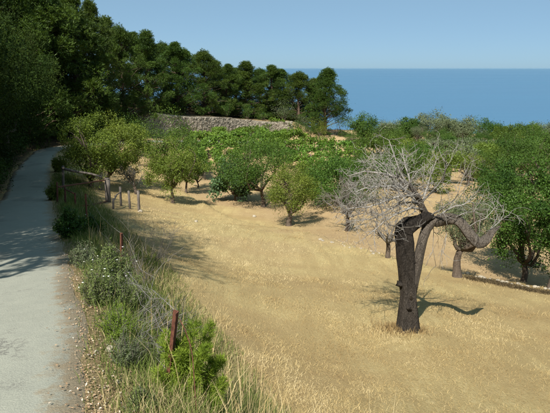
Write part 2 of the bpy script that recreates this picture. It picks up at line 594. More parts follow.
M = dict(
    ground=ground_mat(), road=road_mat(), sea=sea_mat(),
    bark=bark_mat('brown_bark', (0.05, 0.038, 0.028), (0.14, 0.11, 0.085)),
    pbark=bark_mat('pine_bark', (0.045, 0.032, 0.024), (0.15, 0.105, 0.075)),
    dbark=bark_mat('weathered_dead_wood', (0.055, 0.044, 0.034), (0.27, 0.23, 0.19), 7.0, 1.0, 0.09),
    twig=bark_mat('grey_dead_twig', (0.15, 0.14, 0.125), (0.32, 0.302, 0.275), 12, .3, .005),
    gtwig=bark_mat('dull_grey_twig', (0.09, 0.08, 0.065), (0.19, 0.172, 0.148), 12, .3, .005),
    almond=leaf_mat('almond_leaf', (0.060, 0.096, 0.015), (0.155, 0.215, 0.036), .32),
    lush=leaf_mat('lush_leaf', (0.031, 0.067, 0.012), (0.092, 0.158, 0.026), .3),
    leafy=leaf_mat('dense_green_leaf', (0.027, 0.060, 0.011), (0.080, 0.142, 0.024), .3),
    carob=leaf_mat('carob_leaf', (0.022, 0.055, 0.010), (0.070, 0.130, 0.022), .28),
    fig=leaf_mat('fig_leaf', (0.045, 0.090, 0.040), (0.115, 0.190, 0.080), .3),
    olive=leaf_mat('olive_leaf', (0.065, 0.085, 0.040), (0.150, 0.185, 0.095), .22),
    vine=leaf_mat('vine_leaf', (0.055, 0.115, 0.016), (0.135, 0.235, 0.036), .3),
    pine=leaf_mat('pine_needle', (0.019, 0.042, 0.008), (0.078, 0.128, 0.022), .22),
    oak=leaf_mat('holm_oak_leaf', (0.009, 0.021, 0.003), (0.030, 0.058, 0.008), .2, .8),
    bright=leaf_mat('fresh_green_sprig', (0.078, 0.142, 0.014), (0.20, 0.30, 0.040), .32),
    herb=leaf_mat('roadside_herb', (0.075, 0.110, 0.032), (0.190, 0.230, 0.080), .3),
    weed=tint_mat('weed', [(0.0, (0.065, 0.105, 0.018)), (0.45, (0.16, 0.20, 0.05)), (0.6, (0.30, 0.25, 0.11)), (1.0, (0.48, 0.39, 0.22))], .8, .2),
    straw=tint_mat('straw', [(0.0, (0.31, 0.215, 0.095)), (0.5, (0.49, 0.375, 0.175)), (1.0, (0.63, 0.52, 0.30))], .75, .25),
    flower=plain_mat('white_flower', (0.62, 0.62, 0.55), (0.78, 0.78, 0.72), 20),
    litter=tint_mat('leaf_litter', [(0.0, (0.12, 0.075, 0.045)), (0.5, (0.33, 0.22, 0.13)), (0.88, (0.38, 0.29, 0.19)), (1.0, (0.50, 0.46, 0.40))], .9),
    stone=plain_mat('limestone', (0.16, 0.138, 0.105), (0.40, 0.355, 0.285), 1.6, .9, .6, .03),
    pale=plain_mat('pale_rock', (0.24, 0.205, 0.15), (0.42, 0.375, 0.29), 9, .9, .5, .02),
    rust=plain_mat('rusty_iron', (0.045, 0.02, 0.014), (0.16, 0.065, 0.04), 30, .85, .5, .004),
    wire=plain_mat('old_wire', (0.13, 0.12, 0.11), (0.30, 0.28, 0.26), 20, .6, .1, .001, .4),
    post=bark_mat('old_post_wood', (0.06, 0.05, 0.042), (0.19, 0.165, 0.14), 9, .8, .01),
)

# ------------------------------------------------------------------ setting: ground, road, sea
def build_ground():
    ny, nx = MX.shape
    verts = np.stack([MX, MY, MZ], -1).reshape(-1, 3)
    idx = np.arange(nx * ny).reshape(ny, nx)
    faces = np.stack([idx[:-1, :-1], idx[:-1, 1:], idx[1:, 1:], idx[1:, :-1]], -1).reshape(-1, 4)
    me = np_mesh('ground', verts, faces, smooth=True)
    X, Y = MX.ravel(), MY.ravel()
    sd, _ = poly_sd(LIP, X, Y)
    sr, _ = poly_sd(RE2, X, Y)
    n1 = vnoise(X, Y, 1.7, 21) - .5
    n2 = vnoise(X, Y, 6, 22) - .5
    soil = sstep(-0.3, 2.5, -sd + n1 * 2 + n2 * 3) * 0.85 * (0.55 + 0.9 * (vnoise(X, Y, 4.0, 23)))
    soil = np.clip(soil + 0.5 * sstep(0.55, 0.8, vnoise(X, Y, 3.1, 27)) * sstep(12, 22, Y), 0, 1)
    verge = (1 - sstep(0.9, 1.7, sr + n1 * .8)) * sstep(-.5, .2, sr) * (1 - sstep(26, 40, Y))
    sw, _ = poly_sd(WALLP, X, Y)
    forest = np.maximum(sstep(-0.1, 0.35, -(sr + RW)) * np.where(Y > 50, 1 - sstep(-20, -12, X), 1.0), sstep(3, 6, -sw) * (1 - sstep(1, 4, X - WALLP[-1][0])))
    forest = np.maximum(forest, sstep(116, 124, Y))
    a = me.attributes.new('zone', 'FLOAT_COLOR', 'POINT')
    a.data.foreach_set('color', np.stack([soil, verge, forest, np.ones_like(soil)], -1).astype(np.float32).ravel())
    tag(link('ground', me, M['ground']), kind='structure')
build_ground()

def build_road():
    c = resample(RE, 0.35)
    t = np.gradient(c[:, :2], axis=0)
    t /= np.linalg.norm(t, axis=1)[:, None]
    n = np.stack([-t[:, 1], t[:, 0]], 1)
    K = 9
    V = []
    for i, p in enumerate(c):
        jr = 0.10 * (float(vnoise(i * .35, 3.0, 0.8, 31)) - .5) * 1.6 + .10 * (float(vnoise(i * .35, 5.0, 0.36, 35)) - .5)
        jl = 0.12 * (float(vnoise(i * .35, 9.0, 0.9, 32)) - .5) * 1.6
        for k in range(K):
            o = (k / (K - 1)) * (RW + jl + jr) - jr
            z = p[2] + 0.02 * math.sin(math.pi * k / (K - 1)) + 0.012 * (float(vnoise(i * .35, k * .3, 0.9, 33)) - .5)
            V.append((p[0] + n[i][0] * o, p[1] + n[i][1] * o, z))
    V = np.array(V).reshape(len(c), K, 3)
    lo0 = V[:, :1].copy(); lo0[:, :, 2] -= 0.08; lo0[:, 0, :2] -= n * .06
    lo1 = V[:, -1:].copy(); lo1[:, :, 2] -= 0.16
    V = np.concatenate([lo0, V, lo1], 1)
    K += 2
    idx = np.arange(len(c) * K).reshape(len(c), K)
    faces = np.stack([idx[:-1, :-1], idx[1:, :-1], idx[1:, 1:], idx[:-1, 1:]], -1).reshape(-1, 4)[:, ::-1]
    et = np.tile(np.array([1, 1, .55, .12, 0, 0, 0, .12, .55, 1, 1.0]), len(c))
    tag(link('road', np_mesh('road', V.reshape(-1, 3), faces, et, smooth=True), M['road']), kind='structure')
build_road()

def build_sea():
    R = [0, 400, 1500, 5000, 20000, 60000, 180000]
    V = [(0, 0, 0)]; Fc = []
    N = 48
    for r in R[1:]:
        for k in range(N):
            a = 2 * math.pi * k / N
            V.append((r * math.cos(a), r * math.sin(a), 0))
    for k in range(N):
        Fc.append((0, 1 + k, 1 + (k + 1) % N))
    for i in range(len(R) - 2):
        for k in range(N):
            a = 1 + i * N + k; b = 1 + i * N + (k + 1) % N
            Fc.append((a, a + N, b + N, b))
    me = bpy.data.meshes.new('sea')
    me.from_pydata(V, [], Fc)
    o = link('sea', me, M['sea'])
    o.location = (0, 0, -150)
    tag(o, kind='structure')
build_sea()

# ------------------------------------------------------------------ plant builders
def unit(a):
    return a / (np.linalg.norm(a, axis=-1, keepdims=True) + 1e-9)

def leaf_cloud(name, rng, cen, rad, per, size, aspect=0.5, flat=1.0, up=0.35, tint_c=None, spread=0.22, shell=0.45):
    """diamond leaves round clump centres; cen (C,3), rad (C,)"""
    C = len(cen)
    if tint_c is None:
        tint_c = 0.5 + rng.normal(0, .23, C)
    idx = np.repeat(np.arange(C), per)
    N = len(idx)
    off = unit(rng.normal(size=(N, 3)))
    rr = rng.uniform(shell, 1.0, N) ** 0.8 * rad[idx] * (1 + 0.25 * rng.normal(size=N))
    off2 = off * rr[:, None]
    off2[:, 2] *= flat
    p = cen[idx] + off2
    d = unit(off * 0.6 + rng.normal(size=(N, 3)) * 0.75 + np.array((0, 0, up * .2)))
    nrm = unit(off * 0.8 + unit(p - cen.mean(0)) * .45 + rng.normal(size=(N, 3)) * 0.45 + np.array((0, 0, up)))
    s = unit(np.cross(d, nrm))
    L = size * np.clip(rng.lognormal(-.05, .28, N), .5, 1.6)[:, None]
    W = L * aspect
    up_n = unit(np.cross(s, d))
    v = np.stack([p, p + d * L * .45 + s * W * .5 + up_n * L * .06, p + d * L, p + d * L * .45 - s * W * .5 + up_n * L * .06], 1)
    f = np.arange(N * 4).reshape(N, 4)
    t = np.clip(tint_c[idx] + rng.normal(0, spread, N), 0, 1)
    return np_mesh(name, v.reshape(-1, 3), f, np.repeat(t, 4))

def needle_cloud(name, rng, cen, rad, tufts, needles, length, width, ctr, flat=0.6, tint_c=None):
    C = len(cen)
    if tint_c is None:
        tint_c = 0.45 + rng.normal(0, .18, C)
    idx = np.repeat(np.arange(C), tufts)
    N = len(idx)
    off = unit(rng.normal(size=(N, 3)) + np.array((0, 0, .25)))
    o2 = off * (rng.uniform(.25, 1, N) ** .7 * rad[idx])[:, None]
    o2[:, 2] *= flat
    tp = cen[idx] + o2
    ax = unit(unit(tp - ctr) * .6 + off * .5 + np.array((0, 0, .45)))
    tt = tint_c[idx] + rng.normal(0, .12, N)
    p = np.repeat(tp, needles, 0)
    d = unit(np.repeat(ax, needles, 0) + rng.normal(size=(N * needles, 3)) * .75)
    s = unit(np.cross(d, rng.normal(size=d.shape)))
    L = length * rng.uniform(.6, 1.25, len(p))[:, None]
    v = np.stack([p, p + d * L * .45 + s * width, p + d * L], 1)
    f = np.arange(len(p) * 3).reshape(-1, 3)
    t = np.clip(np.repeat(tt, needles) + rng.normal(0, .1, len(p)), 0, 1)
    return np_mesh(name, v.reshape(-1, 3), f, np.repeat(t, 3))

def bent(a, b, rng, sag=0.12, n=5):
    a = np.asarray(a, float); b = np.asarray(b, float)
    L = np.linalg.norm(b - a)
    o = rng.normal(size=3) * L * sag
    o2 = rng.normal(size=3) * L * sag * .5
    out = []
    for i in range(n):
        t = i / (n - 1)
        out.append(a * (1 - t) + b * t + o * math.sin(math.pi * t) + o2 * math.sin(2 * math.pi * t))
    return out

def wood_mesh(name, rng, hfork, r, lean, targets, sides=9, second=None):
    """trunk from the origin up to the fork and limbs running out to the crown's clumps"""
    b = Buf()
    fork = np.array((lean[0], lean[1], hfork))
    tr = bent((0, 0, -0.15), fork, rng, .05, 7)
    rad = [r * (1.0 - .35 * i / 6) for i in range(7)]
    rad[0] = r * 1.45; rad[1] = r * 1.12
    b.tube(tr, rad, sides, flute=.16, seed=rng.uniform(0, 9))
    for i, tg in enumerate(targets):
        p0 = fork + np.array((0, 0, -r * .3))
        mid = bent(p0, p0 + (tg - p0) * 1.0, rng, .10, 6)
        b.tube(mid, [r * .55 * (1 - .85 * k / 5) + .008 for k in range(6)], 6)
        if second is not None and len(second):
            near = second[np.argsort(np.linalg.norm(second - tg, axis=1))[1:4]]
            for q in near:
                s = mid[3]
                b.tube(bent(s, q, rng, .12, 4), [r * .2, r * .14, r * .09, .006], 4)
    return b.mesh(name)

def crown_clumps(rng, c, R, n, lump=0.22, inner=0.35, zpow=1.0):
    d = unit(rng.normal(size=(n, 3)))
    ph = rng.uniform(0, 6.28, 6)
    th = np.arctan2(d[:, 1], d[:, 0])
    k = 1 + lump * (np.sin(2 * th + ph[0]) * .5 + np.sin(3 * th + ph[1] + 2 * d[:, 2]) * .5 + np.sin(5 * d[:, 2] + ph[2] + th) * .5)
    rr = rng.uniform(inner, 1, n) ** .55
    return c + d * (rr * k)[:, None] * R

def broadleaf(name, label, cat, base, ztop, zbot, cx, rx, mat, tr=.12, seed=1, leaf=.08, n=70, per=150, ry=None, bark=None, group=None,
              crf=.25, twigs=True, hfork=None, aspect=.5, lump=.42, cy=0.0, flat=.85, inner=.35):
    rng = np.random.default_rng(seed)
    base = np.array(base, float)
    H = ztop - base[2]
    hb = max(0.0, zbot - base[2])
    ry = ry or rx
    rz = (H - hb) / 2
    rx *= 1.08; ry *= 1.08
    near = base[1] < 55
    leaf *= .84 if near else .95
    per = int(per * (1.25 if near else .95))
    cr = crf * (rx * ry * rz) ** (1 / 3)
    c = np.array((cx - base[0], cy, hb + rz))
    R = np.maximum(np.array((rx, ry, rz)) - cr * .85, .1)
    cl = crown_clumps(rng, c, R, n, lump, inner)
    cl[:, 2] = np.maximum(cl[:, 2], hb + cr * .5)
    rad = cr * rng.choice([.55, .75, .95, 1.2, 1.5], n) * rng.uniform(.85, 1.15, n)
    e = empty(name, base, 0, label, cat, group)
    hf = hfork or max(.35, min(hb * 1.0 + .1 * rz, H * .5))
    tg = cl[rng.choice(n, min(n, 7), replace=False)]
    lean = (c[0] * .3, c[1] * .3)
    link('trunk', wood_mesh('trunk', rng, hf, tr, lean, tg, second=cl if twigs else None), bark or M['bark'], e)
    link('crown', leaf_cloud('crown', rng, cl, rad, per, leaf, aspect, flat), mat, e)
    return e

def spec_tree(name, label, cat, mat, u, vtop, vbot, wpx, vb=None, d=None, cu=None, **kw):
    """tree given by where it stands in the photograph, turned into real place and size"""
    b = hit(u, vb) if vb is not None else at(u, d)
    y = b[1]
    m = mpp((vtop + vbot) / 2, y)
    cu = cu if cu is not None else u
    cx = P(cu, (vtop + vbot) / 2, y)[0]
    return broadleaf(name, label, cat, b, zat(vtop, y), zat(vbot, y), cx, wpx * m / 2, mat, **kw)

def grow(buf, rng, p, d, L, r, lev, maxlev, up=.25, wander=.35, kids=(3, 5), sides=4, ratio=.62, spread=.9, rmin=.0035):
    n = 5 if lev < maxlev else 4
    pts = [np.array(p, float)]
    d = np.array(d, float) / np.linalg.norm(d)
    for i in range(n):
        d = d + rng.normal(size=3) * wander * .35 + np.array((0, 0, up * .2))
        d /= np.linalg.norm(d)
        pts.append(pts[-1] + d * L / n)
    rad = [max(rmin, r * (1 - .62 * i / n)) for i in range(n + 1)]
    if lev == maxlev:
        rad[-1] = rmin * .5
    buf.tube(pts, rad, sides if lev < maxlev else 3, cap=False)
    if lev < maxlev:
        for k in range(rng.integers(kids[0], kids[1] + 1)):
            j = rng.integers(1, n + 1)
            t = pts[min(j + 1, n)] - pts[j - 1]
            t /= np.linalg.norm(t)
            nd = t + unit(rng.normal(size=3)) * spread + np.array((0, 0, up * .3))
            grow(buf, rng, pts[j], nd, L * ratio * rng.uniform(.7, 1.25), rad[j] * .62, lev + 1, maxlev, up, wander, kids, sides, ratio, spread, rmin)

def bare_tree(name, label, u, vb, vtop, wpx, seed, tr, mat, limbs=6, lev=4, rmin=.004, kids=(3, 5), group=None):
    rng = np.random.default_rng(seed)
    b = hit(u, vb)
    m = mpp((vb + vtop) / 2, b[1])
    H = (vb - vtop) * m
    W = wpx * m / 2
    e = empty(name, b, 0, label, 'tree', group)
    t = Buf()
    hf = H * .24
    fork = np.array((rng.normal() * .1 * H * .3, 0, hf))
    t.tube(bent((0, 0, -.12), fork, rng, .06, 6), [tr * 1.4, tr * 1.05, tr * .95, tr * .9, tr * .85, tr * .75], 9, flute=.2, seed=seed)
    link('trunk', t.mesh('trunk'), M['bark'], e)
    for k in range(limbs):
        a = 2 * math.pi * (k + rng.uniform(-.3, .3)) / limbs
        d = np.array((math.cos(a) * W, math.sin(a) * W, H * rng.uniform(.25, .75)))
        g = Buf()
        grow(g, rng, fork - np.array((0, 0, .05)), d, np.linalg.norm(d) * .62, tr * .5, 1, lev, .18, .5, kids, 4, .58, .85, rmin)
        link('limb', g.mesh('limb'), mat, e)
    return e

# ------------------------------------------------------------------ stone retaining wall
def build_wall():
    rng = np.random.default_rng(5)
    r = random.Random(5)
    pts = resample([np.array((x, y, 0)) for x, y in WALLP], 1.0)[:, :2]
    t = np.gradient(pts, axis=0)
    t /= np.linalg.norm(t, axis=1)[:, None]
    nb = np.stack([-t[:, 1], t[:, 0]], 1)         # away from camera
    zb = gz(pts[:, 0] - nb[:, 0] * .4, pts[:, 1] - nb[:, 1] * .4)
    zt = gz(pts[:, 0] + nb[:, 0] * 1.3, pts[:, 1] + nb[:, 1] * 1.3) + .22
    zt = np.maximum(zt, zb + .6) + .18 * (vnoise(np.arange(len(pts)), 0 * zt, 3.0, 9) - .5)
    e = empty('stone_wall', (pts[0][0], pts[0][1], zb[0]), 0, 'long grey dry-stone terrace wall below the row of pines', 'stone wall')
    o = np.array((pts[0][0], pts[0][1], zb[0]))
    V = []
    for i in range(len(pts)):
        for k, z in ((0.0, zb[i] - .4), (0.22, zt[i]), (0.75, zt[i]), (0.8, zb[i] - .4)):
            V.append(np.array((pts[i][0] + nb[i][0] * k, pts[i][1] + nb[i][1] * k, z)) - o)
    Fc = []
    for i in range(len(pts) - 1):
        for k in range(4):
            a = i * 4 + k; b = i * 4 + (k + 1) % 4
            Fc.append((a, a + 4, b + 4, b))
    Fc += [(0, 1, 2, 3), tuple(len(V) - 4 + k for k in (3, 2, 1, 0))]
    me = bpy.data.meshes.new('core')
    me.from_pydata([tuple(v) for v in V], [], Fc)
    link('core', me, M['stone'], e)
    s = Buf()
    arc = np.concatenate([[0], np.cumsum(np.linalg.norm(np.diff(pts, axis=0), axis=1))])
    def P_at(a):
        return (np.array((np.interp(a, arc, pts[:, 0]), np.interp(a, arc, pts[:, 1]))), np.array((np.interp(a, arc, nb[:, 0]), np.interp(a, arc, nb[:, 1]))),
                float(np.interp(a, arc, zb)), float(np.interp(a, arc, zt)))
    h = 0.0
    row = 0
    while h < 3.6:
        rh = r.uniform(.2, .34)
        a = r.uniform(0, .3)
        while a < arc[-1]:
            L = r.uniform(.25, .62)
            p, n, b, tp = P_at(a + L / 2)
            z = b - .2 + h + rh / 2
            if z + rh * .3 < tp:
                f = np.clip((z - b) / max(.5, tp - b), 0, 1) * .22
                ang = math.atan2(n[1], n[0]) - math.pi / 2
                q = np.array((p[0] + n[0] * (f - .02 + r.uniform(-.05, .05)), p[1] + n[1] * (f - .02), z + r.uniform(-.03, .03))) - o
                s.box(q, (L * .92, .3 + r.uniform(0, .12), rh * .88), rotz(ang + r.uniform(-.14, .14)), .24, r)
            a += L
        h += rh
        row += 1
    st = link('stones', s.mesh('stones', False), M['stone'], e)
    tag(st, kind='stuff')
build_wall()

# ------------------------------------------------------------------ pines
def pine_proto(seed, H=11.0, R=2.9, n=120, cb=.04, lean=0.0):
    rng = np.random.default_rng(seed)
    hs = rng.uniform(cb, 1.0, n) ** .85
    hs[:6] = (1.0, .97, .94, .91, .88, .85)
    a = rng.uniform(0, 6.283, n)
    prof = np.interp(hs, [0, .2, .35, .6, .8, .93, 1.0], [.8, 1.0, 1.02, .78, .50, .24, .03])
    rr = R * prof * rng.uniform(.08, 1.12, n) ** .75
    ph = rng.uniform(0, 6.28)
    rr *= 1 + .25 * np.sin(2 * a + ph)
    cen = np.stack([np.cos(a) * rr + lean * hs ** 2, np.sin(a) * rr, hs * H - .5], 1)
    rad = rng.uniform(.6, 1.25, n) * R * .23
    cr = needle_cloud('crown', rng, cen, rad, 70, 7, .25, .04, np.array((lean * .4, 0, H * .5)), .95)
    b = Buf()
    tp = [np.array((lean * t * t + .15 * math.sin(3 * t + seed), .12 * math.sin(4 * t + seed * 2), t * H * .95 - .2)) for t in np.linspace(0, 1, 9)]
    r0 = H * .018
    b.tube(tp, [r0 * (1.25 - 1.05 * i / 8) for i in range(9)], 8)
    for c in cen:
        t = min(.93, max(.08, (c[2] - .14 * math.hypot(c[0], c[1]) - .6) / H))
        i = t * 8
        j = int(i)
        s = tp[j] * (1 - i + j) + tp[min(8, j + 1)] * (i - j)
        b.tube(bent(s, c, rng, .07, 4), [r0 * .38 * (1.1 - t), r0 * .28 * (1.1 - t), r0 * .2 * (1.1 - t), .01], 4)
    return b.mesh('trunk'), cr, H, R
PINES = [pine_proto(11), pine_proto(12, 11, 3.2, 125, .03), pine_proto(13, 11, 2.6, 115, .05), pine_proto(14, 11, 3.0, 120, .04, .9), pine_proto(15, 11, 3.4, 135, .03, .3)]

def pine(label, u, d, vtop, wpx, k, rz, group='pines above the stone wall', base=None, H=None, W=None):
    tm, cm, H0, R0 = PINES[k]
    b = at(u, d) if base is None else np.array(base, float)
    H = (zat(vtop, d) - b[2]) if H is None else H
    W = wpx * mpp(90, d) if W is None else W
    e = empty('pine_tree', b, rz, label, 'pine tree', group)
    s = W / 2 / (R0 * 0.92)
    e.scale = (s, s, H / (H0 * (1.0, 1.03, .97)[k % 3]))
    link('trunk', tm, M['pbark'], e)
    link('crown', cm, M['pine'], e)
    return e

ORD = ['first', 'second', 'third', 'fourth', 'fifth', 'sixth', 'seventh', 'eighth', 'ninth', 'tenth', 'eleventh', 'twelfth', 'thirteenth', 'fourteenth', 'fifteenth', 'sixteenth', 'seventeenth', 'eighteenth']
front = [(324, 106, 67, 50), (298, 108, 70, 40), (272, 108, 65, 44), (247, 104, 63, 40), (228, 101, 64, 36), (206, 96, 48, 46), (180, 89, 42, 46), (153, 82, 33, 46), (128, 74, 22, 48), (101, 66, 0, 54)]
for i, (u, d, vt, wp) in enumerate(front):
    lab = ('rightmost pine at the sea end of the row, leaning over the slope' if i == 0 else
           'tallest pine of the row, rising out of the picture above the road bend' if i == 9 else
           '%s pine from the sea end, front of the row above the wall' % ORD[i])
    pine(lab, u, d, vt, wp, (4, 1, 0, 2, 3, 1, 0, 2, 1, 0)[i], i * 1.3 if i else 0.1)
rear = [(313, 116, 80, 36), (286, 117, 69, 40), (260, 116, 67, 38), (237, 113, 68, 40), (217, 110, 62, 38), (193, 104, 50, 42), (167, 98, 40, 44), (141, 92, 32, 44), (116, 84, 20, 46)]
for i, (u, d, vt, wp) in enumerate(rear):
    pine('%s pine from the sea end, standing in the back of the row' % ORD[i], u, d, vt, wp, (2, 3, 1, 0, 2, 3, 1, 0, 2)[i], 2 + i * 1.7)

# wall-top and wall-foot bushes
def shrub(name, label, u, d, vtop, wpx, mat, seed, vb=None, leaf=.12, n=22, per=110, group=None, **kw):
    b = hit(u, vb) if vb is not None else at(u, d)
    y = b[1]
    return broadleaf(name, label, 'bush', b, zat(vtop, y), b[2] + .02, b[0], wpx * mpp(vtop, y) / 2, mat, tr=kw.pop('tr', .05), seed=seed, leaf=leaf, n=n, per=per, crf=.36, twigs=False, hfork=.25, group=group, **kw)
for i, (u, d, vt, wp, mt, lab) in enumerate([
        (227, 95, 98, 17, 'carob', 'dark upright bush on the wall top below the fifth pine'),
        (248, 99, 103, 16, 'carob', 'small dark bush on the wall top in the middle of the row'),
        (284, 103, 97, 38, 'olive', 'big rounded grey-green bush above the end of the stone wall'),
        (263, 100, 108, 18, 'carob', 'low dark bush on the wall top left of the big rounded bush'),
        (302, 103, 112, 30, 'olive', 'olive-green bush just past the end of the stone wall'),
        (319, 99, 117, 28, 'almond', 'round green bush beside the bare beige clearing'),
        (340, 104, 99, 22, 'carob', 'drooping dark bush under the rightmost pine')]):
    shrub('bush', lab, u, d, vt, wp, M[mt], 300 + i)
shrub('bush', 'dark bush on the sandy bank at the end of the stone wall', 297, 101, 118, 22, M['carob'], 322)
shrub('bush', 'low dark bush under the pines left of the bare clearing', 310, 101, 122, 24, M['carob'], 323)
shrub('bush', 'low green bush growing against the foot of the stone wall', 221, 86, 127, 26, M['lush'], 320)
shrub('bush', 'small bush at the wall foot near its right-hand end', 276, 96, 127, 24, M['lush'], 321)

# ------------------------------------------------------------------ dark evergreens left of the road
def oak_proto(seed, n=140, per=275, leaf=.11):
    rng = np.random.default_rng(seed)
    c = np.array((0, 0, 5.6)); R = np.array((3.2, 3.2, 3.6))
    cl = crown_clumps(rng, c, R, n, .25, .25)
    cl[:, 2] = np.maximum(cl[:, 2], 1.5)
    rad = rng.uniform(.6, 1.15, n) * .95
    return (wood_mesh('trunk', rng, 2.6, .22, (.3, .1), cl[:10], 10, cl), leaf_cloud('crown', rng, cl, rad, per, leaf, .5, .7))
OAKS = [oak_proto(61), oak_proto(62), oak_proto(63)]

def road_left(y, off):
    m = (rl[:, 1] < 56)
    i = int(np.argmin(np.abs(rl[m][:, 1] - y)))
    x, yy = rl[i][0] + nl[i][0] * off, rl[i][1] + nl[i][1] * off
    return np.array((x, yy, float(gz(x, yy))))
side = [(9.8, 1.7, 9.0, 3.4), (12.3, 1.4, 8.5, 3.1), (15, 1.3, 8.2, 3.0), (18, 1.3, 8.0, 3.0), (21, 1.3, 8.0, 3.0), (24.3, 1.2, 8.5, 3.2), (27.6, 1.1, 10, 3.8), (31, 1.0, 10, 4.0), (35, .9, 10.5, 4.2), (39.5, .9, 10.5, 4.2), (44, 1.2, 11, 4.3)]
deep = [(17, 5.0, 12, 4.2), (22.5, 5, 12.5, 4.2), (28, 5, 12.5, 4.4), (35, 5, 13, 4.4), (42, 5.5, 13, 4.6), (49, 6.5, 13.5, 4.8), (10, 7.0, 12.5, 4.6), (26, 10, 14, 5), (34, 11, 14, 5)]
rear_ = [(2.0, 12.5, 14, 4.6), (-5, 15, 15, 4.8)]
for i, (y, off, H, R) in enumerate(side + deep + rear_):
    b = road_left(y, off)
    if i < len(side):
        lab = '%s dark evergreen along the left edge of the road, counting from the camera' % ORD[i]
    elif i < len(side) + len(deep):
        lab = '%s dark evergreen of the wood deeper behind the roadside trees' % ORD[i - len(side)]
    else:
        lab = 'dark evergreen of the wood %s the camera' % ('level with' if y > 0 else 'behind')
    e = empty('evergreen_tree', b, i * 2.1, lab, 'tree', 'dark trees left of the road')
    e.scale = (R / 4.0, R / 4.0, H / 9.6)
    tm, cm = OAKS[i % 3]
    link('trunk', tm, M['bark'], e)
    link('crown', cm, M['oak'], e)
for yy, of, cx_, r_, lab in ((7.0, 2.2, -7.0, 2.0, 'leaning evergreen hanging over the near road, its crown above the picture'), (3.6, 2.6, -6.6, 1.9, 'small leaning evergreen beside the near road, left of the camera')):
    b = road_left(yy, of)
    broadleaf('evergreen_tree', lab, 'tree', b, b[2] + 9.6, b[2] + 5.2, cx_, r_, M['oak'], tr=.14, seed=int(55 + yy), leaf=.14, n=44, per=150, lump=.6, group='dark trees left of the road', hfork=4.2)
for i, (u, d, H, W) in enumerate([(84, 62, 15, 9), (68, 66, 16, 9), (56, 60, 15, 9), (46, 57, 16, 9.5), (32, 60, 17, 10), (20, 52, 16, 9.5), (6, 56, 17, 10)]):
    pine('%s tall pine behind the road bend, counting from the right' % ORD[i], 0, d, 0, 0, i % 4, i * 1.9, 'tall pines behind the road bend', at(u, d), H, W)
for i, (y, off, H, R) in enumerate([(18.5, .5, 1.7, 1.1), (22, .4, 1.9, 1.2), (25.5, .5, 1.7, 1.2), (29, .4, 1.9, 1.3), (33, .4, 1.8, 1.3), (37.5, .4, 2.2, 1.4), (42.5, .4, 2.4, 1.5), (48, .5, 2.8, 1.8), (54, 1.5, 3, 1.7), (29, 3.5, 2.6, 1.6), (38, 3.5, 2.8, 1.6), (47, 4, 3, 1.8)]):
    b = road_left(y, off + .4)
    broadleaf('bush', '%s of the dark bushes on the shaded left bank, counting up the road' % ORD[i], 'bush', b, b[2] + H, b[2] + .05, b[0], R, M['oak'] if i % 3 else M['carob'], tr=.05, seed=400 + i, leaf=.11, n=26, per=120, crf=.36, twigs=False, hfork=.3, group='bushes on the left bank')

# ------------------------------------------------------------------ orchard trees
T = spec_tree
T('orchard_tree', 'yellow-green bushy tree behind the rusty gate, nearest the road', 'tree', M['almond'], 90, 110, 183, 62, vb=187, cu=92, tr=.17, seed=21, leaf=.10, n=95, per=210)
T('orchard_tree', 'green bushy tree just right of the tree behind the gate', 'tree', M['almond'], 104, 113, 177, 56, vb=180, cu=124, tr=.16, seed=22, leaf=.11, n=90, per=200)
T('orchard_tree', 'round green tree directly below the long stone wall', 'tree', M['lush'], 165, 112, 172, 70, d=47, tr=.17, seed=23, leaf=.13, n=80, per=190)
T('orchard_tree', 'pale green tree with thin dark trunk in front of the left group', 'tree', M['almond'], 172, 139, 191, 54, vb=203, tr=.10, seed=24, leaf=.10, n=70, per=170)
T('orchard_tree', 'small green tree half hidden right behind the pale green tree', 'tree', M['almond'], 186, 148, 184, 34, vb=193, cu=188, tr=.09, seed=25, leaf=.11, n=40, per=150)
T('orchard_tree', 'slim green tree at the dirt track right of the left group', 'tree', M['lush'], 198, 152, 184, 18, vb=188, cu=196, tr=.07, seed=26, leaf=.11, n=24, per=130)
T('fig_tree', 'low blue-green fig tree touching the ground beside the dirt track', 'tree', M['fig'], 235, 158, 201, 46, vb=201, tr=.10, seed=27, leaf=.17, n=60, per=130, aspect=.75, hfork=.4)
T('orchard_tree', 'large green tree between the fig tree and the vineyard', 'tree', M['lush'], 263, 131, 193, 90, vb=207, cu=258, tr=.15, seed=28, leaf=.11, n=100, per=190, crf=.24)
T('orchard_tree', 'green tree with short dark leaning trunk in the middle of the slope', 'tree', M['almond'], 289, 160, 215, 66, vb=226, cu=291, tr=.17, seed=29, leaf=.09, n=75, per=170, lump=.3)
T('carob_tree', 'dense dark green tree in the centre behind the grey bare tree', 'tree', M['lush'], 338, 153, 218, 96, d=36, tr=.2, seed=30, leaf=.12, n=110, per=190)
T('orchard_tree', 'bright green tree right behind the upper twigs of the grey bare tree', 'tree', M['lush'], 374, 148, 212, 78, d=44, tr=.16, seed=31, leaf=.12, n=80, per=170)
T('orchard_tree', 'tall rounded green tree right of the beige clearing', 'tree', M['lush'], 378, 124, 172, 54, d=66, tr=.16, seed=32, leaf=.16, n=70, per=160)
T('orchard_tree', 'green tree behind the top of the dead tree', 'tree', M['lush'], 416, 136, 186, 66, d=52, tr=.16, seed=33, leaf=.14, n=75, per=160)
T('orchard_tree', 'small dark-stemmed tree on the dry slope behind the dead tree', 'tree', M['almond'], 449, 149, 172, 40, vb=184, tr=.12, seed=34, leaf=.13, n=46, per=140)
T('orchard_tree', 'small green tree on the dry slope right of the dark-stemmed tree', 'tree', M['almond'], 474, 152, 180, 36, d=47, tr=.12, seed=35, leaf=.13, n=44, per=140)
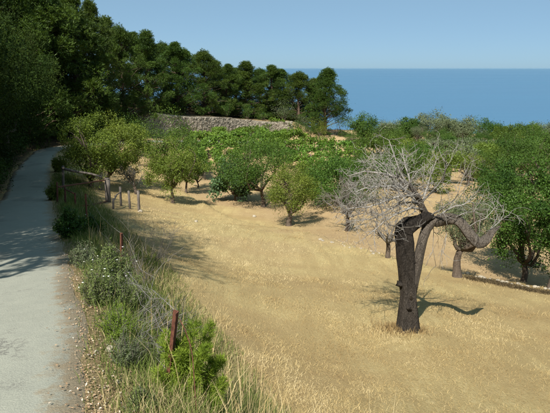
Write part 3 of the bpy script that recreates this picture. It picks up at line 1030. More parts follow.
T('olive_tree', 'grey-green olive tree with pale-footed trunk behind the dead limb', 'olive tree', M['olive'], 457, 192, 247, 58, vb=277, cu=468, tr=.15, seed=36, leaf=.07, n=70, per=170, aspect=.28, lump=.4, hfork=1.0)
T('orchard_tree', 'large leafy green tree at the right edge with a dark trunk', 'tree', M['leafy'], 524, 154, 268, 84, vb=281, cu=524, tr=.13, seed=37, leaf=.085, n=140, per=190, crf=.2, lump=.36)
T('orchard_tree', 'green tree cut off by the right edge of the picture', 'tree', M['leafy'], 552, 144, 270, 68, vb=289, cu=566, tr=.14, seed=38, leaf=.085, n=110, per=190, crf=.22)
T('carob_tree', 'dark dense tree behind the large tree at the right edge', 'tree', M['carob'], 522, 128, 195, 72, d=46, tr=.18, seed=39, leaf=.13, n=100, per=180)
T('carob_tree', 'rounded green tree left of the dark dense tree on the right', 'tree', M['lush'], 492, 150, 205, 44, d=40, tr=.15, seed=40, leaf=.12, n=60, per=160)
T('carob_tree', 'bushy dark tree beyond the right edge of the picture', 'tree', M['carob'], 572, 132, 200, 70, d=44, tr=.16, seed=41, leaf=.13, n=80, per=170)
T('orchard_tree', 'green bush-like tree between the olive and the dry slope', 'tree', M['almond'], 437, 158, 205, 34, d=40, tr=.10, seed=42, leaf=.11, n=44, per=140)
T('carob_tree', 'leafy green tree behind the tree with the short leaning trunk', 'tree', M['lush'], 312, 160, 208, 56, d=42, tr=.14, seed=46, leaf=.12, n=60, per=160)
T('carob_tree', 'dark leafy tree filling the gap left of the tree at the right edge', 'tree', M['carob'], 503, 158, 222, 44, d=34, tr=.14, seed=43, leaf=.11, n=60, per=170)
T('orchard_tree', 'green tree directly behind the left twigs of the dead tree', 'tree', M['lush'], 402, 150, 200, 48, d=42, tr=.13, seed=44, leaf=.12, n=60, per=160)
T('carob_tree', 'dark rounded tree just below the skyline on the right', 'tree', M['carob'], 548, 126, 190, 60, d=60, tr=.16, seed=45, leaf=.15, n=70, per=160)
sky_olives = [(364, 117, 30, 'carob', 92), (392, 121, 30, 'olive', 98), (408, 119, 30, 'carob', 96), (428, 112, 40, 'olive', 98), (448, 117, 32, 'olive', 100), (464, 119, 30, 'olive', 97), (489, 121, 30, 'carob', 100),
              (508, 128, 30, 'lush', 94), (524, 125, 34, 'lush', 96), (545, 123, 36, 'olive', 100), (572, 122, 36, 'olive', 98)]
for i, (u, vt, wp, mt, d) in enumerate(sky_olives):
    lab = 'tallest grey-green olive of the row against the sea' if i == 3 else '%s tree from the left in the row standing against the sea' % ORD[i]
    T('olive_tree', lab, 'tree', M[mt], u, vt - 3, vt + 34, wp * 1.15, d=d, tr=.2, seed=70 + i, leaf=.24, n=70, per=150, aspect=.4, group='trees against the sea')
for i, (u, vt, wp, mt, d) in enumerate([(398, 140, 36, 'almond', 74), (434, 141, 36, 'olive', 80), (455, 137, 34, 'carob', 84), (470, 139, 36, 'olive', 76), (486, 142, 30, 'almond', 66), (505, 140, 36, 'lush', 72), (540, 138, 44, 'lush', 68), (366, 141, 30, 'lush', 78), (462, 146, 30, 'olive', 60)]):
    T('orchard_tree', '%s tree from the left in the middle belt below the skyline trees' % ORD[(1, 2, 3, 5, 6, 7, 8, 0, 4)[i]], 'tree', M[mt], u, vt - 2, vt + 32, wp * 1.3, d=d, tr=.15, seed=90 + i, leaf=.19, n=60, per=140, group='trees of the middle belt')

# further trees of the grove, copies of those above at their own place and size
TREES = [o for o in COL.objects if o.type == 'EMPTY' and o.name.split('.')[0] in ('orchard_tree', 'carob_tree', 'olive_tree')]
BY = {o['label']: o for o in TREES}
def tree_copy(src, label, u, d, vtop, k, rz):
    o0 = BY[src]
    b = at(u, d)
    top = max(max((c[2] for c in ch.bound_box)) for ch in o0.children)
    sz = (zat(vtop, d) - b[2]) / top
    e = empty(o0.name.split('.')[0], b, rz, label, 'tree', 'further trees of the grove')
    e.scale = (sz * k, sz * k, sz)
    for ch in o0.children:
        link(ch.name.split('.')[0], ch.data, None, e)
big = 'large green tree between the fig tree and the vineyard'
dk = 'dark dense tree behind the large tree at the right edge'
ol = 'grey-green olive tree with pale-footed trunk behind the dead limb'
dn = 'dense dark green tree in the centre behind the grey bare tree'
for src, lab, u, d, vt, k, rz in [
        (big, 'green tree just right of the clearing, below the first skyline tree', 352, 84, 131, 1.1, 1.0),
        (dn, 'dark tree above the left twigs of the dead tree, under the skyline', 396, 86, 127, 1.0, 2.2),
        (ol, 'grey-green tree above the middle of the dead tree, under the skyline', 416, 90, 124, 1.3, .4),
        (dn, 'dark tree under the tallest skyline olive', 440, 88, 125, 1.1, 3.1),
        (dk, 'dark tree right of the tallest skyline olive and below it', 478, 88, 127, 1.1, 4.0),
        (big, 'green tree on the skyline above the right-hand grove', 500, 98, 122, 1.0, 5.1),
        (dk, 'dark green tree on the skyline near the right edge', 534, 92, 124, 1.0, .9),
        (dn, 'dark tree in the grove between the far dry slope and the right-hand trees', 478, 62, 146, 1.0, 2.7),
        (dk, 'dark tree left of the far dry slope, behind the dead tree top', 424, 62, 146, .95, 1.9),
        (dn, 'dark tree behind the upper left twigs of the dead tree', 392, 56, 147, 1.0, 3.9),
        (big, 'green tree at the far end of the lowest vine row', 352, 52, 156, 1.0, 4.4),
        (big, 'green tree filling the back of the group by the gate', 138, 52, 121, 1.0, .6)]:
    tree_copy(src, lab, u, d, vt, k, rz)

# ------------------------------------------------------------------ vineyard rows
def vine_row(label, pix, seed, h=1.6, wd=.5):
    rng = np.random.default_rng(seed)
    pts = np.array([hit(u, v) for u, v in pix])
    c = resample(pts, .45)
    z = gz(c[:, 0], c[:, 1])
    o = np.array((c[0][0], c[0][1], z[0]))
    e = empty('vine_row', o, 0, label, 'vine row', 'rows of the vineyard')
    k = len(c)
    cen = np.repeat(np.c_[c[:, :2], z], 4, 0)
    cen = cen + rng.normal(size=cen.shape) * np.array((wd * .45, wd * .45, 0)) - o
    cen[:, 2] += rng.uniform(.55, 1.0, len(cen)) * h
    rad = rng.uniform(.22, .42, len(cen))
    link('foliage', leaf_cloud('foliage', rng, cen, rad, 32, .18, .85, .8), M['vine'], e)
    for i in range(0, k, 6):
        b = Buf()
        q = np.array((c[i][0], c[i][1], z[i])) - o
        b.tube([q + (0, 0, -.2), q + (.02, 0, h * .5), q + (0, .03, h * 1.02)], [.05, .045, .04], 6)
        link('post', b.mesh('post'), M['post'], e)
rows = [([(190, 163), (189, 154), (198, 147), (218, 142), (242, 138), (268, 134), (288, 131)], 'vine row curving along the foot of the stone wall'),
        ([(205, 180), (199, 168), (202, 157), (216, 150), (238, 146), (262, 142), (285, 139)], 'vine row curving up beside the dirt track'),
        ([(222, 172), (216, 164), (224, 156), (242, 152), (262, 149), (292, 144)], 'inner curved vine row behind the large green tree'),
        ([(232, 166), (250, 158), (275, 152), (306, 147)], 'short vine row above the crown of the large green tree'),
        ([(268, 158), (292, 154), (316, 151), (334, 151)], 'vine row along the far edge of the vineyard below the clearing'),
        ([(280, 163), (305, 160), (330, 156), (352, 155)], 'second vine row below the clearing, counting downhill'),
        ([(290, 169), (318, 166), (345, 162), (362, 160)], 'third vine row below the clearing, counting downhill'),
        ([(300, 176), (325, 173), (350, 170)], 'lowest vine row above the dense dark tree')]
for i, (px, lab) in enumerate(rows):
    vine_row(lab, px, 500 + i)

# ------------------------------------------------------------------ leafless trees
bare_tree('bare_tree', 'grey leafless bushy tree in front of the dense dark tree', 347, 231, 167, 62, 71, .11, M['gtwig'], 8, 4, .006, (4, 5))
bare_tree('bare_tree', 'small brown leafless tree left of the big dead tree', 389, 258, 186, 56, 72, .09, M['gtwig'], 6, 4, .0045, (3, 4))
bare_tree('bare_tree', 'little grey leafless tree among the stakes by the gate', 136, 194, 160, 26, 73, .10, M['gtwig'], 6, 4, .006, (3, 5))
bare_tree('bare_tree', 'grey half-dead tree on the dry slope far behind the dead tree', 468, 186, 155, 26, 74, .10, M['gtwig'], 6, 4, .012, (3, 4))

# ------------------------------------------------------------------ the big dead tree
def build_dead_tree():
    rng = np.random.default_rng(9)
    b = hit(407, 331)
    d = b[1]
    o = b.copy()
    e = empty('dead_tree', b, 0, 'big dead tree with charred forked trunk and drooping limb on the straw field', 'tree')
    def Q(u, v, dd=0.0):
        return P(u, v, d + dd) - o
    m = mpp(280, d)
    def rad(px):
        return px * m / 2
    t = Buf()
    pl = resample([Q(407.5, 338), Q(407, 328), Q(407.5, 312), Q(408.5, 295), Q(407.5, 278), Q(405, 258), Q(404.5, 243), Q(404, 234, .02), Q(405, 228.5, .03), Q(411, 225.2, .05), Q(419, 222, .08), Q(426, 218, .11), Q(433, 217.5, .13)], .045)
    n = len(pl)
    rr = np.interp(np.linspace(0, 1, n), [0, .06, .14, .3, .45, .58, .70, .80, .9, 1], [rad(23), rad(18.5), rad(16), rad(16.5), rad(14.5), rad(11.5), rad(12), rad(10.5), rad(9), rad(7)])
    rr = rr * (1 + .14 * (vnoise(np.arange(n) * .3, np.zeros(n), 1.0, 16) - .5) * 2)
    t.tube(pl, rr, 30, tint=lambda s: .9 - .25 * max(0, 1 - abs(s - .12) * 6), flute=.32, seed=2)
    for q, pr_ in ((Q(413.5, 262, -.06), 5), (Q(400.5, 285, -.08), 5.5), (Q(409, 308, -.16), 6)):     # knots
        t.tube([q + (0, .1, -.02), q + (0, .03, 0), q + (0, -.02, .01), q + (0, -.035, .01)], [rad(pr_ * 1.2), rad(pr_), rad(pr_ * .7), rad(pr_ * .25)], 9, tint=.8, flute=.3, seed=pr_)
    # broken splinters on the left stem's head
    for k, (du, dv) in enumerate(((-3, -8), (0, -5))):
        t.tube([Q(403.5 + du * .6, 238), Q(403.5 + du, 230 + dv * .4), Q(403.5 + du * 1.1, 228 + dv)], [rad(5), rad(3.6), rad(.6)], 6, tint=.95)
    link('trunk', t.mesh('trunk'), M['dbark'], e)
    t = Buf()
    pr = resample([Q(410, 298, -.02), Q(413, 282), Q(416, 268, .02), Q(419.5, 252, .05), Q(423, 238, .08), Q(426.5, 229, .12), Q(430.5, 223, .14), Q(437, 220.5, .14), Q(446, 218.5, .12), Q(457, 220, .05), Q(464, 227, -.05), Q(470, 236, -.12), Q(475.5, 242, -.15), Q(481, 242.5, -.12), Q(487.5, 237.5, -.02), Q(493, 231, .05), Q(500, 226.5, .12)], .06)
    n = len(pr)
    rr = np.interp(np.linspace(0, 1, n), [0, .15, .3, .45, .55, .7, .8, .86, .94, 1], [rad(9), rad(10.5), rad(10.5), rad(10.5), rad(9.5), rad(8.6), rad(8.8), rad(7.2), rad(5), rad(2)])
    rr = rr * (1 + .16 * (vnoise(np.arange(n) * .22, np.zeros(n), 1.0, 15) - .5) * 2)
    t.tube(pr, rr, 18, tint=lambda s: .35 if s < .12 else .04, flute=.22, seed=7)
    for fr, dv, rp in ((.36, (-.10, -.05, .10), 4), (.5, (.02, -.07, .13), 3.4), (.6, (.05, -.06, .12), 4.5), (.72, (-.04, -.11, -.06), 3.6), (.78, (.05, -.05, -.09), 3.6), (.88, (.02, -.04, .13), 2.8)):
        q = pr[int(fr * (n - 1))]
        dv = np.array(dv)
        t.tube([q, q + dv * .45, q + dv * .85, q + dv], [rad(rp * 1.5), rad(rp), rad(rp * .75), rad(rp * .3)], 8, tint=.25, flute=.25, seed=fr * 9)     # broken stubs
    link('limb', t.mesh('limb'), M['dbark'], e)
    t = Buf()
    up = resample([Q(431, 220, .12), Q(425, 213, .2), Q(421.5, 206, .25), Q(419, 199, .25), Q(414, 191, .2), Q(408, 184, .15)], .05)
    t.tube(up, np.interp(np.linspace(0, 1, len(up)), [0, .3, .7, 1], [rad(9), rad(7), rad(5), rad(3)]), 10, tint=lambda s: .75 - .7 * s, flute=.2, seed=3)
    link('leader', t.mesh('leader'), M['dbark'], e)
    # long dead branches with their twigs
    main = [  # pixel path, depth offsets, radius px, twig levels
        ([(419, 199), (404, 190), (388, 186), (370, 188), (352, 192)], (0.25, .1, -.2, -.5, -.7), 3.2),
        ([(417, 196), (402, 196), (385, 201), (368, 207), (350, 208)], (.25, 0, -.3, -.4, -.4), 3.0),
        ([(411, 187), (398, 178), (383, 174), (364, 172), (348, 176)], (.15, .2, .4, .6, .8), 2.8),
        ([(409, 185), (400, 172), (394, 158), (389, 140)], (.15, .2, .25, .3), 2.6),
        ([(412, 189), (408, 174), (404, 160), (402, 148)], (.2, .4, .6, .7), 2.4),
        ([(421, 206), (426, 192), (430, 176), (436, 160)], (.25, .5, .7, .8), 2.6),
        ([(420, 203), (432, 192), (443, 178), (446, 164)], (.25, .2, 0, -.2), 2.4),
        ([(423, 210), (412, 208), (397, 214), (381, 224), (368, 235)], (.2, -.1, -.4, -.6, -.7), 2.6),
        ([(421, 205), (408, 202), (392, 208), (374, 218), (356, 221)], (.25, .6, .9, 1.1, 1.2), 2.4),
        ([(436, 219), (450, 208), (464, 204), (476, 196)], (.14, .3, .4, .5), 2.2),
        ([(452, 220), (462, 214), (474, 212), (486, 214)], (.08, -.1, -.2, -.2), 1.8),
        ([(424, 211), (414, 200), (396, 181), (376, 160)], (.2, .7, 1.1, 1.4), 2.3),
        ([(430, 216), (446, 206), (458, 194), (462, 182)], (.15, -.3, -.6, -.7), 2.0),
        ([(432, 220), (434, 232), (432, 248), (436, 266)], (.12, .3, .35, .35), 1.2),
        ([(444, 221), (446, 234), (442, 250), (440, 268)], (.1, .25, .3, .3), 1.1),
        ([(406, 232), (396, 226), (384, 224), (372, 214)], (.0, -.2, -.3, -.3), 1.4),
        ([(466, 230), (476, 222), (486, 217), (494, 208)], (-.06, -.2, -.3, -.3), 1.5),
        ([(484, 242), (490, 230), (500, 222), (503, 214)], (-.1, .1, .2, .3), 1.4)]
    for k, (px, dd, rp) in enumerate(main):
        g = Buf()
        pts = resample([Q(u, v, q) for (u, v), q in zip(px, dd)], .09)
        pts = pts + rng.normal(size=pts.shape) * .012 * np.linspace(0, 1, len(pts))[:, None]
        n = len(pts)
        r0 = rad(rp)
        rr = [max(.0045, r0 * (1 - .75 * i / (n - 1))) for i in range(n)]
        g.tube(pts, rr, 6, tint=lambda q: max(0, .55 - 1.6 * q))
        thin = k in (13, 14)
        for i in range(2, n, 1):
            for _ in range(3 if not thin else 2):
                if rng.random() < .6:
                    tdir = pts[min(i + 1, n - 1)] - pts[i - 1]
                    tdir = tdir / np.linalg.norm(tdir)
                    nd = tdir * .75 + unit(rng.normal(size=3)) * .85 + np.array((0, 0, .12 if not thin else -.5))
                    grow(g, rng, pts[i], nd, rng.uniform(.22, .66) * (1.15 - .4 * i / n), max(.0065, rr[i] * .55), 2, 3 if (thin or k in (9, 10, 12, 16, 17)) else 4, .08 if not thin else -.6, .7, (2, 3), 3, .62, .95, .003)
        link('branch', g.mesh('branch'), M['twig'], e)
build_dead_tree()

# ------------------------------------------------------------------ rocks
import bmesh
def rock_mesh(seed, sub=2):
    r = random.Random(seed)
    bm = bmesh.new()
    bmesh.ops.create_icosphere(bm, subdivisions=sub, radius=1)
    ph = [r.uniform(0, 6.28) for _ in range(6)]
    planes = [(Vector((r.gauss(0, 1), r.gauss(0, 1), r.gauss(0, 1))).normalized(), r.uniform(.55, .85)) for _ in range(7)]
    for v in bm.verts:
        c = v.co
        for nrm, k in planes:
            dd = c.dot(nrm)
            if dd > k:
                c -= nrm * (dd - k) * .9
        c *= 1 + .07 * math.sin(5 * c.x + ph[0]) + .07 * math.sin(6 * c.y + ph[1]) + .05 * math.sin(7 * c.z + ph[2])
    me = bpy.data.meshes.new('rock')
    bm.to_mesh(me)
    bm.free()
    return me
ROCKS = [rock_mesh(i) for i in range(6)]
for me in ROCKS[:4]: me.materials.append(M['pale'])
for me in ROCKS[4:]: me.materials.append(M['stone'])
def rock(label, p, s, k, rz, group=None, flat=.6):
    o = link('rock', ROCKS[k], None)
    o.location = (float(p[0]), float(p[1]), float(p[2]) + s * flat * .35)
    o.scale = (s, s * .8, s * flat)
    o.rotation_euler = (0, 0, rz)
    return tag(o, label, 'rock', group)
rr_ = random.Random(4)
for lab, u, v, px, k in [('white rock in the weeds beside the road edge', 110, 352, 5.5, 0),
                         ('smaller white rock left of the white rock by the road', 97, 354, 3.2, 1),
                         ('pale stone in the weeds just below the two white rocks', 118, 384, 3.5, 2),
                         ('pale stone at the bottom of the picture among the roadside weeds', 134, 404, 3.2, 3),
                         ('small white stone on the straw at the bottom, left of its twin', 239, 400, 2.2, 0),
                         ('small white stone on the straw at the bottom, right of its twin', 248, 402, 2.4, 1),
                         ('pale flat stone at the foot of the rightmost stake', 140, 212, 3, 2),
                         ('pale stone half buried in the upper middle of the dry slope', 254, 217, 2.6, 3),
                         ('low pale stone on the dry slope below the left trees', 196, 222, 2.4, 0)]:
    p = hit(u, v)
    rock(lab, p, px * mpp(v, p[1]), k, rr_.uniform(0, 6))
for i in range(17):
    u = 464 + i * 5.4 + rr_.uniform(-2, 2)
    p = hit(u, 274 + (u - 462) * .196 + rr_.uniform(-1.5, 1.0))
    rock('%s pale rock from the left in the stones along the right terrace edge' % ORD[i], p, rr_.uniform(.05, .12), i % 6, rr_.uniform(0, 6), 'stones of the right terrace edge', .55)
for i in range(15):
    u = 318 + i * 5.6 + rr_.uniform(-2.5, 2.5)
    p = hit(u, 239 + (u - 318) * .255 + rr_.uniform(-1.2, 1.0))
    rock('%s pale rock from the left in the stones below the two leafless trees' % ORD[i], p, rr_.uniform(.04, .10), (i * 5) % 6, rr_.uniform(0, 6), 'stones of the middle terrace edge', .45)

# ------------------------------------------------------------------ fence, gate, stakes
def post_obj(parent, p0, p1, r0, r1, mat, name='post', sides=7, flute=0.0):
    b = Buf()
    p0 = np.array(p0, float); p1 = np.array(p1, float)
    b.tube([p0 + (p1 - p0) * t for t in (0, .33, .66, 1)], [r0, r0 * .97 + r1 * .03, r0 * .4 + r1 * .6, r1], sides, flute=flute, seed=p0[0] * 7)
    return link(name, b.mesh(name, sides > 6), mat, parent)

def angle_iron(parent, p0, p1, s, mat):
    """an L section standard with bolt holes' lugs, standing from p0 to p1"""
    b = Buf()
    p0 = np.array(p0, float); p1 = np.array(p1, float)
    ax = (p1 - p0) / np.linalg.norm(p1 - p0)
    x = np.cross(ax, (0.3, 1, 0)); x /= np.linalg.norm(x)
    y = np.cross(ax, x)
    L = [(0, 0), (s, 0), (s, s * .16), (s * .16, s * .16), (s * .16, s), (0, s)]
    for q in (p0, p1):
        for a, c in L:
            b.v.append(q + x * a + y * c); b.t.append(0)
    for i in range(6):
        b.f.append((i, (i + 1) % 6, 6 + (i + 1) % 6, 6 + i))
    b.f.append(tuple(range(5, -1, -1))); b.f.append(tuple(range(6, 12)))
    return link('post', b.mesh('post', False), mat, parent)

def build_fence():
    pa = hit(166, 398, 3.6); pb = hit(123, 287); pc = hit(88, 232)
    o = pa.copy()
    e = empty('wire_fence', o, 0, 'rusty iron posts and sagging wires of the fence along the road verge', 'fence')
    tops = []
    for p, t, s in ((pa, P(179, 311, pa[1] - .1), .042), (pb, P(123, 233, pb[1]), .05), (pc, pc + (.05, 0, 1.05), .05)):
        angle_iron(e, p - o - (0, 0, .2), t - o, s, M['rust'])
        tops.append((p, t))
    rng = np.random.default_rng(3)
    for a, b in zip(tops[:-1], tops[1:]):
        for k, f in enumerate((.97, .62, .28)):
            q0 = a[0] + (a[1] - a[0]) * f - o
            q1 = b[0] + (b[1] - b[0]) * f - o
            pts = [q0 * (1 - t) + q1 * t + np.array((rng.normal() * .02, rng.normal() * .02, -.10 * (1 + k * .4) * math.sin(math.pi * t) + rng.normal() * .012)) for t in np.linspace(0, 1, 9)]
            pts[0] = q0; pts[-1] = q1
            w_ = Buf(); w_.tube(pts, [.002] * 9, 4)
            link('wire', w_.mesh('wire'), M['wire'], e)
    # a stretch of torn wire netting leaning between the two nearer posts
    n_ = Buf()
    a, b = tops[0], tops[1]
    nx, nz = 26, 6
    def G(i, j):
        t = .06 + .62 * i / nx; f = .1 + .72 * j / nz
        q = (a[0] + (a[1] - a[0]) * f) * (1 - t) + (b[0] + (b[1] - b[0]) * f) * t - o
        return q + np.array((.12 * math.sin(t * 9 + j) + .05 * math.sin(i * 1.7), .05 * math.sin(j * 2 + i), -.12 * math.sin(math.pi * t) + .03 * math.sin(i * 2.3 + j)))
    for i in range(nx + 1):
        n_.tube([G(i, j) + ((.03 if (j + i) % 2 else -.03), 0, 0) for j in range(nz + 1)], [.0016] * (nz + 1), 3, cap=False)
    for j in range(nz + 1):
        n_.tube([G(i, j) for i in range(0, nx + 1, 2)], [.0016] * len(range(0, nx + 1, 2)), 3, cap=False)
    link('wire_netting', n_.mesh('wire_netting'), M['wire'], e)
    # loose rusty wire curling down from the near post
    w_ = Buf()
    s = tops[0][1] - o
    w_.tube(resample([s + (0, 0, -.06), s + (.09, -.1, -.22), s + (.15, -.35, -.5), s + (.24, -.75, -1.0)], .06), [.004] * len(resample([s + (0, 0, -.06), s + (.09, -.1, -.22), s + (.15, -.35, -.5), s + (.24, -.75, -1.0)], .06)), 4)
    link('loose_wire', w_.mesh('loose_wire'), M['rust'], e)
build_fence()

def build_gate():
    p = [hit(57, 204), hit(65, 206), hit(75, 209)]
    o = p[0].copy()
    e = empty('field_gate', o, 0, 'old rusty pipe gate standing open between the road and the trees', 'gate')
    tp = [P(57, 182, p[0][1]), P(65, 187, p[1][1]), P(75, 193, p[2][1])]
    for a, b in zip(p, tp):
        post_obj(e, a - o - (0, 0, .2), b - o, .042, .036, M['rust'])
    q = hit(107, 202)
    for a, b, r in ((P(58, 187, p[0][1]), P(106, 180, q[1]), .030), (P(65, 189, p[1][1]), P(75, 194, p[2][1]), .026), (P(79, 207.5, p[2][1]), P(107, 201.5, q[1]), .030)):
        post_obj(e, a - o, b - o, r, r, M['rust'], 'rail', 6)
    post_obj(e, p[2] - o + (0, 0, .1), p[2] - o + (.5, .1, .12), .028, .028, M['rust'], 'rail', 6)
build_gate()

def single_post(name, label, u, vb, vt, wpx, mat, lean=0.0, group=None, cat='post'):
    p = hit(u, vb)
    e = empty(name, p, 0, label, cat, group)
    t = P(u + lean, vt, p[1]) - p
    r = wpx * mpp(vb, p[1]) / 2
    post_obj(e, (0, 0, -.25), t, r * 1.05, r, mat, 'shaft', 9, .15)
    cut = Buf()
    cut.tube([t, t + (0, 0, r * .35)], [r * .97, r * .7], 9)
    link('head', cut.mesh('head'), mat, e)
    return e, p
single_post('gate_post', 'thick black weathered wooden gate post', 108, 202, 179, 5.2, M['post'], -1)
single_post('stake', 'pale leaning stake under the pole behind the gate', 100, 190, 174, 3.0, M['post'], 1)
st = [single_post('stake', 'first stake right of the thick black gate post', 113, 209, 199, 2.0, M['post'], 0), single_post('stake', 'second stake right of the thick black gate post', 121, 206, 187, 2.2, M['post'], -1),
      single_post('stake', 'third stake right of the thick black gate post', 130, 209, 191, 2.2, M['post'], -1.5), single_post('stake', 'fourth and rightmost stake beyond the black gate post', 139, 211, 191, 2.6, M['post'], -1)]
def pole(label, a, b, r, name='wooden_pole', cat='pole'):
    e = empty(name, a, 0, label, cat)
    rng = np.random.default_rng(int(a[0] * 100) & 255)
    g = Buf()
    pts = bent((0, 0, 0), b - a, rng, .03, 8)
    g.tube(pts, [r * (1 - .35 * i / 7) for i in range(8)], 8, flute=.2, seed=2)
    link('shaft', g.mesh('shaft'), M['post'], e)
    k = Buf()
    for i in (2, 4, 5):
        k2 = Buf(); k2.tube([pts[i], pts[i] + rng.normal(size=3) * .07 + (0, 0, .05)], [r * .5, r * .25], 5)
        link('knot', k2.mesh('knot'), M['post'], e)
gA = hit(62, 190)
pole('long grey pole laid across behind the gate', P(62, 168, gA[1]), P(102, 177.5, gA[1] - 1.2), .07)
single_post('stake', 'dark stake holding the left end of the grey pole', 63, 190, 166, 2.4, M['post'], 0)
pole('thin stick leaning between the first two stakes', P(113, 202, st[0][1][1]), P(121, 192, st[1][1][1]), .035)

# ------------------------------------------------------------------ verge shrubs
def verge_shrub(label, u, vb, vt, wpx, mat, seed, leaf, n, per, aspect=.4, cu=None, dmin=2.5, flat=.9, name='shrub'):
    p = hit(u, vb, dmin)
    rx = wpx * mpp(vb, p[1]) / 2
    return broadleaf(name, label, 'shrub', p, zat(vt, p[1]), p[2] + .03, p[0] if cu is None else P(cu, vt, p[1])[0], rx, mat, tr=.018, seed=seed, leaf=leaf, n=n, per=per, crf=.34, twigs=False, hfork=.12, aspect=aspect, flat=flat, ry=rx * .8)
def stem_bush(label, u, vb, vt, wpx, mat, seed, stems, leaf, per, aspect=.35, dmin=2.5, flowers=0):
    rng = np.random.default_rng(seed)
    p = hit(u, vb, dmin)
    m = mpp((vb + vt) / 2, p[1])
    Hh, R_ = (vb - vt) * m, wpx * m / 2
    e = empty('shrub', p, 0, label, 'shrub')
    g = Buf(); cen = []; tips = []
    for k in range(stems):
        a = rng.uniform(0, 6.283); q = rng.uniform(0, 1) ** .6
        h = Hh * (1.05 - .55 * q) * rng.uniform(.55, 1.15)
        tip = np.array((math.cos(a) * q * R_ * rng.uniform(.7, 1.25), math.sin(a) * q * R_ * .9, h))
        b0 = np.array((tip[0] * .3 + rng.normal() * .03, tip[1] * .3, -.03))
        pts = bent(b0, tip, rng, .07, 6)
        g.tube(pts, [.0045, .004, .0035, .003, .0025, .0015], 3, cap=False)
        tips.append(tip)
        for t in rng.uniform(.18, 1, 14):
            i = t * 5; jj = min(4, int(i))
            cen.append(pts[jj] * (1 - i + jj) + pts[jj + 1] * (i - jj))
    cen = np.array(cen)
    link('stems', g.mesh('stems'), M['gtwig'], e)
    link('foliage', leaf_cloud('foliage', rng, cen, np.full(len(cen), leaf * 1.1), per, leaf, aspect, 1.0, .5, .45 + rng.normal(0, .2, len(cen)), .2, .1), mat, e)
    if flowers:
        fl = Buf()
        for k in rng.choice(len(tips), flowers, replace=False):
            c = tips[k] + (0, 0, .015)
            fl.tube([c, c + (0, 0, .006)], [.010, .014], 6)
        tag(link('flower_heads', fl.mesh('flower_heads'), M['flower'], e), kind='stuff')
stem_bush('leafy green shrub overhanging the fence beside the sunlit road', 112, 290, 240, 56, M['herb'], 601, 110, .030, 6, flowers=10)
stem_bush('pale leafy weed bush at the road edge above the white rocks', 98, 306, 262, 38, M['herb'], 608, 70, .026, 6, .3, flowers=6)
stem_bush('grey-green shrub at the road edge left of the leafy shrub', 86, 268, 238, 32, M['olive'], 602, 60, .03, 7, .3, flowers=5)
stem_bush('pale weed bush between the leafy shrub and the fresh green clump', 122, 312, 268, 44, M['herb'], 611, 70, .026, 5, .3)
stem_bush('yellowish weed bush against the fence below the leafy shrub', 138, 322, 280, 36, M['almond'], 612, 60, .022, 5, .25)
stem_bush('straggly grey-green weeds beside the white rocks', 128, 366, 330, 40, M['olive'], 613, 60, .018, 5, .25)
stem_bush('dark green shrub in the shade by the gate end of the verge', 72, 238, 206, 34, M['carob'], 603, 80, .05, 8, .45, flowers=10)
stem_bush('low dark shrub right of the shaded shrub below the gate', 90, 236, 213, 30, M['carob'], 604, 70, .05, 8, .45, flowers=8)
stem_bush('yellow-green weedy bush at the road edge beside the gate', 55, 200, 180, 18, M['almond'], 605, 50, .07, 7)
stem_bush('yellowish bush where the road bends behind the gate', 60, 172, 154, 16, M['almond'], 606, 50, .10, 8)
stem_bush('small fresh green weed clump right above the white rocks', 118, 340, 300, 40, M['bright'], 607, 70, .02, 6, .22)
stem_bush('thin dry-topped weed clump left of the near fence post', 150, 372, 330, 34, M['herb'], 609, 40, .018, 4, .2, 3.4)
stem_bush('low green weed patch at the bottom left of the verge', 142, 412, 384, 40, M['herb'], 610, 60, .018, 5, .25)

def feathery_bush():
    rng = np.random.default_rng(77)
    p = hit(188, 412, 3.4)
    e = empty('feathery_bush', p, 0, 'bright green feathery bush at the foot of the rusty fence post', 'bush')
    g = Buf()
    cen = []
    m = mpp(375, p[1])
    tips = [(-20, 80), (8, 88), (24, 82), (-24, 52), (-18, 64), (-10, 74), (-3, 68), (5, 78), (12, 62), (20, 72), (27, 58), (33, 48), (36, 32), (-28, 34), (0, 50), (12, 44), (-8, 38), (22, 28), (-16, 24), (30, 20), (4, 26)]
    for du, dh in tips:
        tip = np.array((du * m, rng.normal() * .09, dh * m))
        path = bent((du * m * .15, 0, -.02), tip, rng, .05, 6)
        g.tube(path, [.006, .005, .004, .0035, .003, .002], 4)
        for t in np.linspace(.3, 1, 12):
            i = t * 5; j = min(4, int(i))
            cen.append(path[j] * (1 - i + j) + path[j + 1] * (i - j))
    cen = np.array(cen)
    link('stems', g.mesh('stems'), M['bark'], e)
    rad = rng.uniform(.03, .06, len(cen))
    link('foliage', needle_cloud('foliage', rng, cen, rad, 22, 6, .045, .0045, np.array((0, 0, .1)), 1.0, .55 + rng.normal(0, .2, len(cen))), M['bright'], e)
feathery_bush()

def dry_shrub(label, u, vb, h, R, seed, mat):
    rng = np.random.default_rng(seed)
    p = hit(u, vb)
    e = empty('dry_shrub', p, 0, label, 'shrub', 'dry twiggy shrubs of the verge')
    for k in range(5):
        g = Buf()
        for q in range(3):
            a = rng.uniform(0, 6.28)
            d = np.array((math.cos(a) * R, math.sin(a) * R, h * rng.uniform(.6, 1.2)))
            grow(g, rng, (rng.normal() * .04, rng.normal() * .04, -.03), d, np.linalg.norm(d) * .8, .008, 2, 4, .1, .5, (3, 4), 3, .55, .8, .0022)
        link('stem', g.mesh('stem'), mat, e)
dry_shrub('brown dry twiggy shrub leaning over the wire beside the leafy shrub', 142, 290, .75, .5, 81, M['gtwig'])
dry_shrub('tangled dry shrub in the tree shadow behind the fence', 152, 262, .7, .6, 82, M['gtwig'])
dry_shrub('small dry shrub behind the feathery bush by the near post', 160, 345, .5, .35, 83, M['gtwig'])

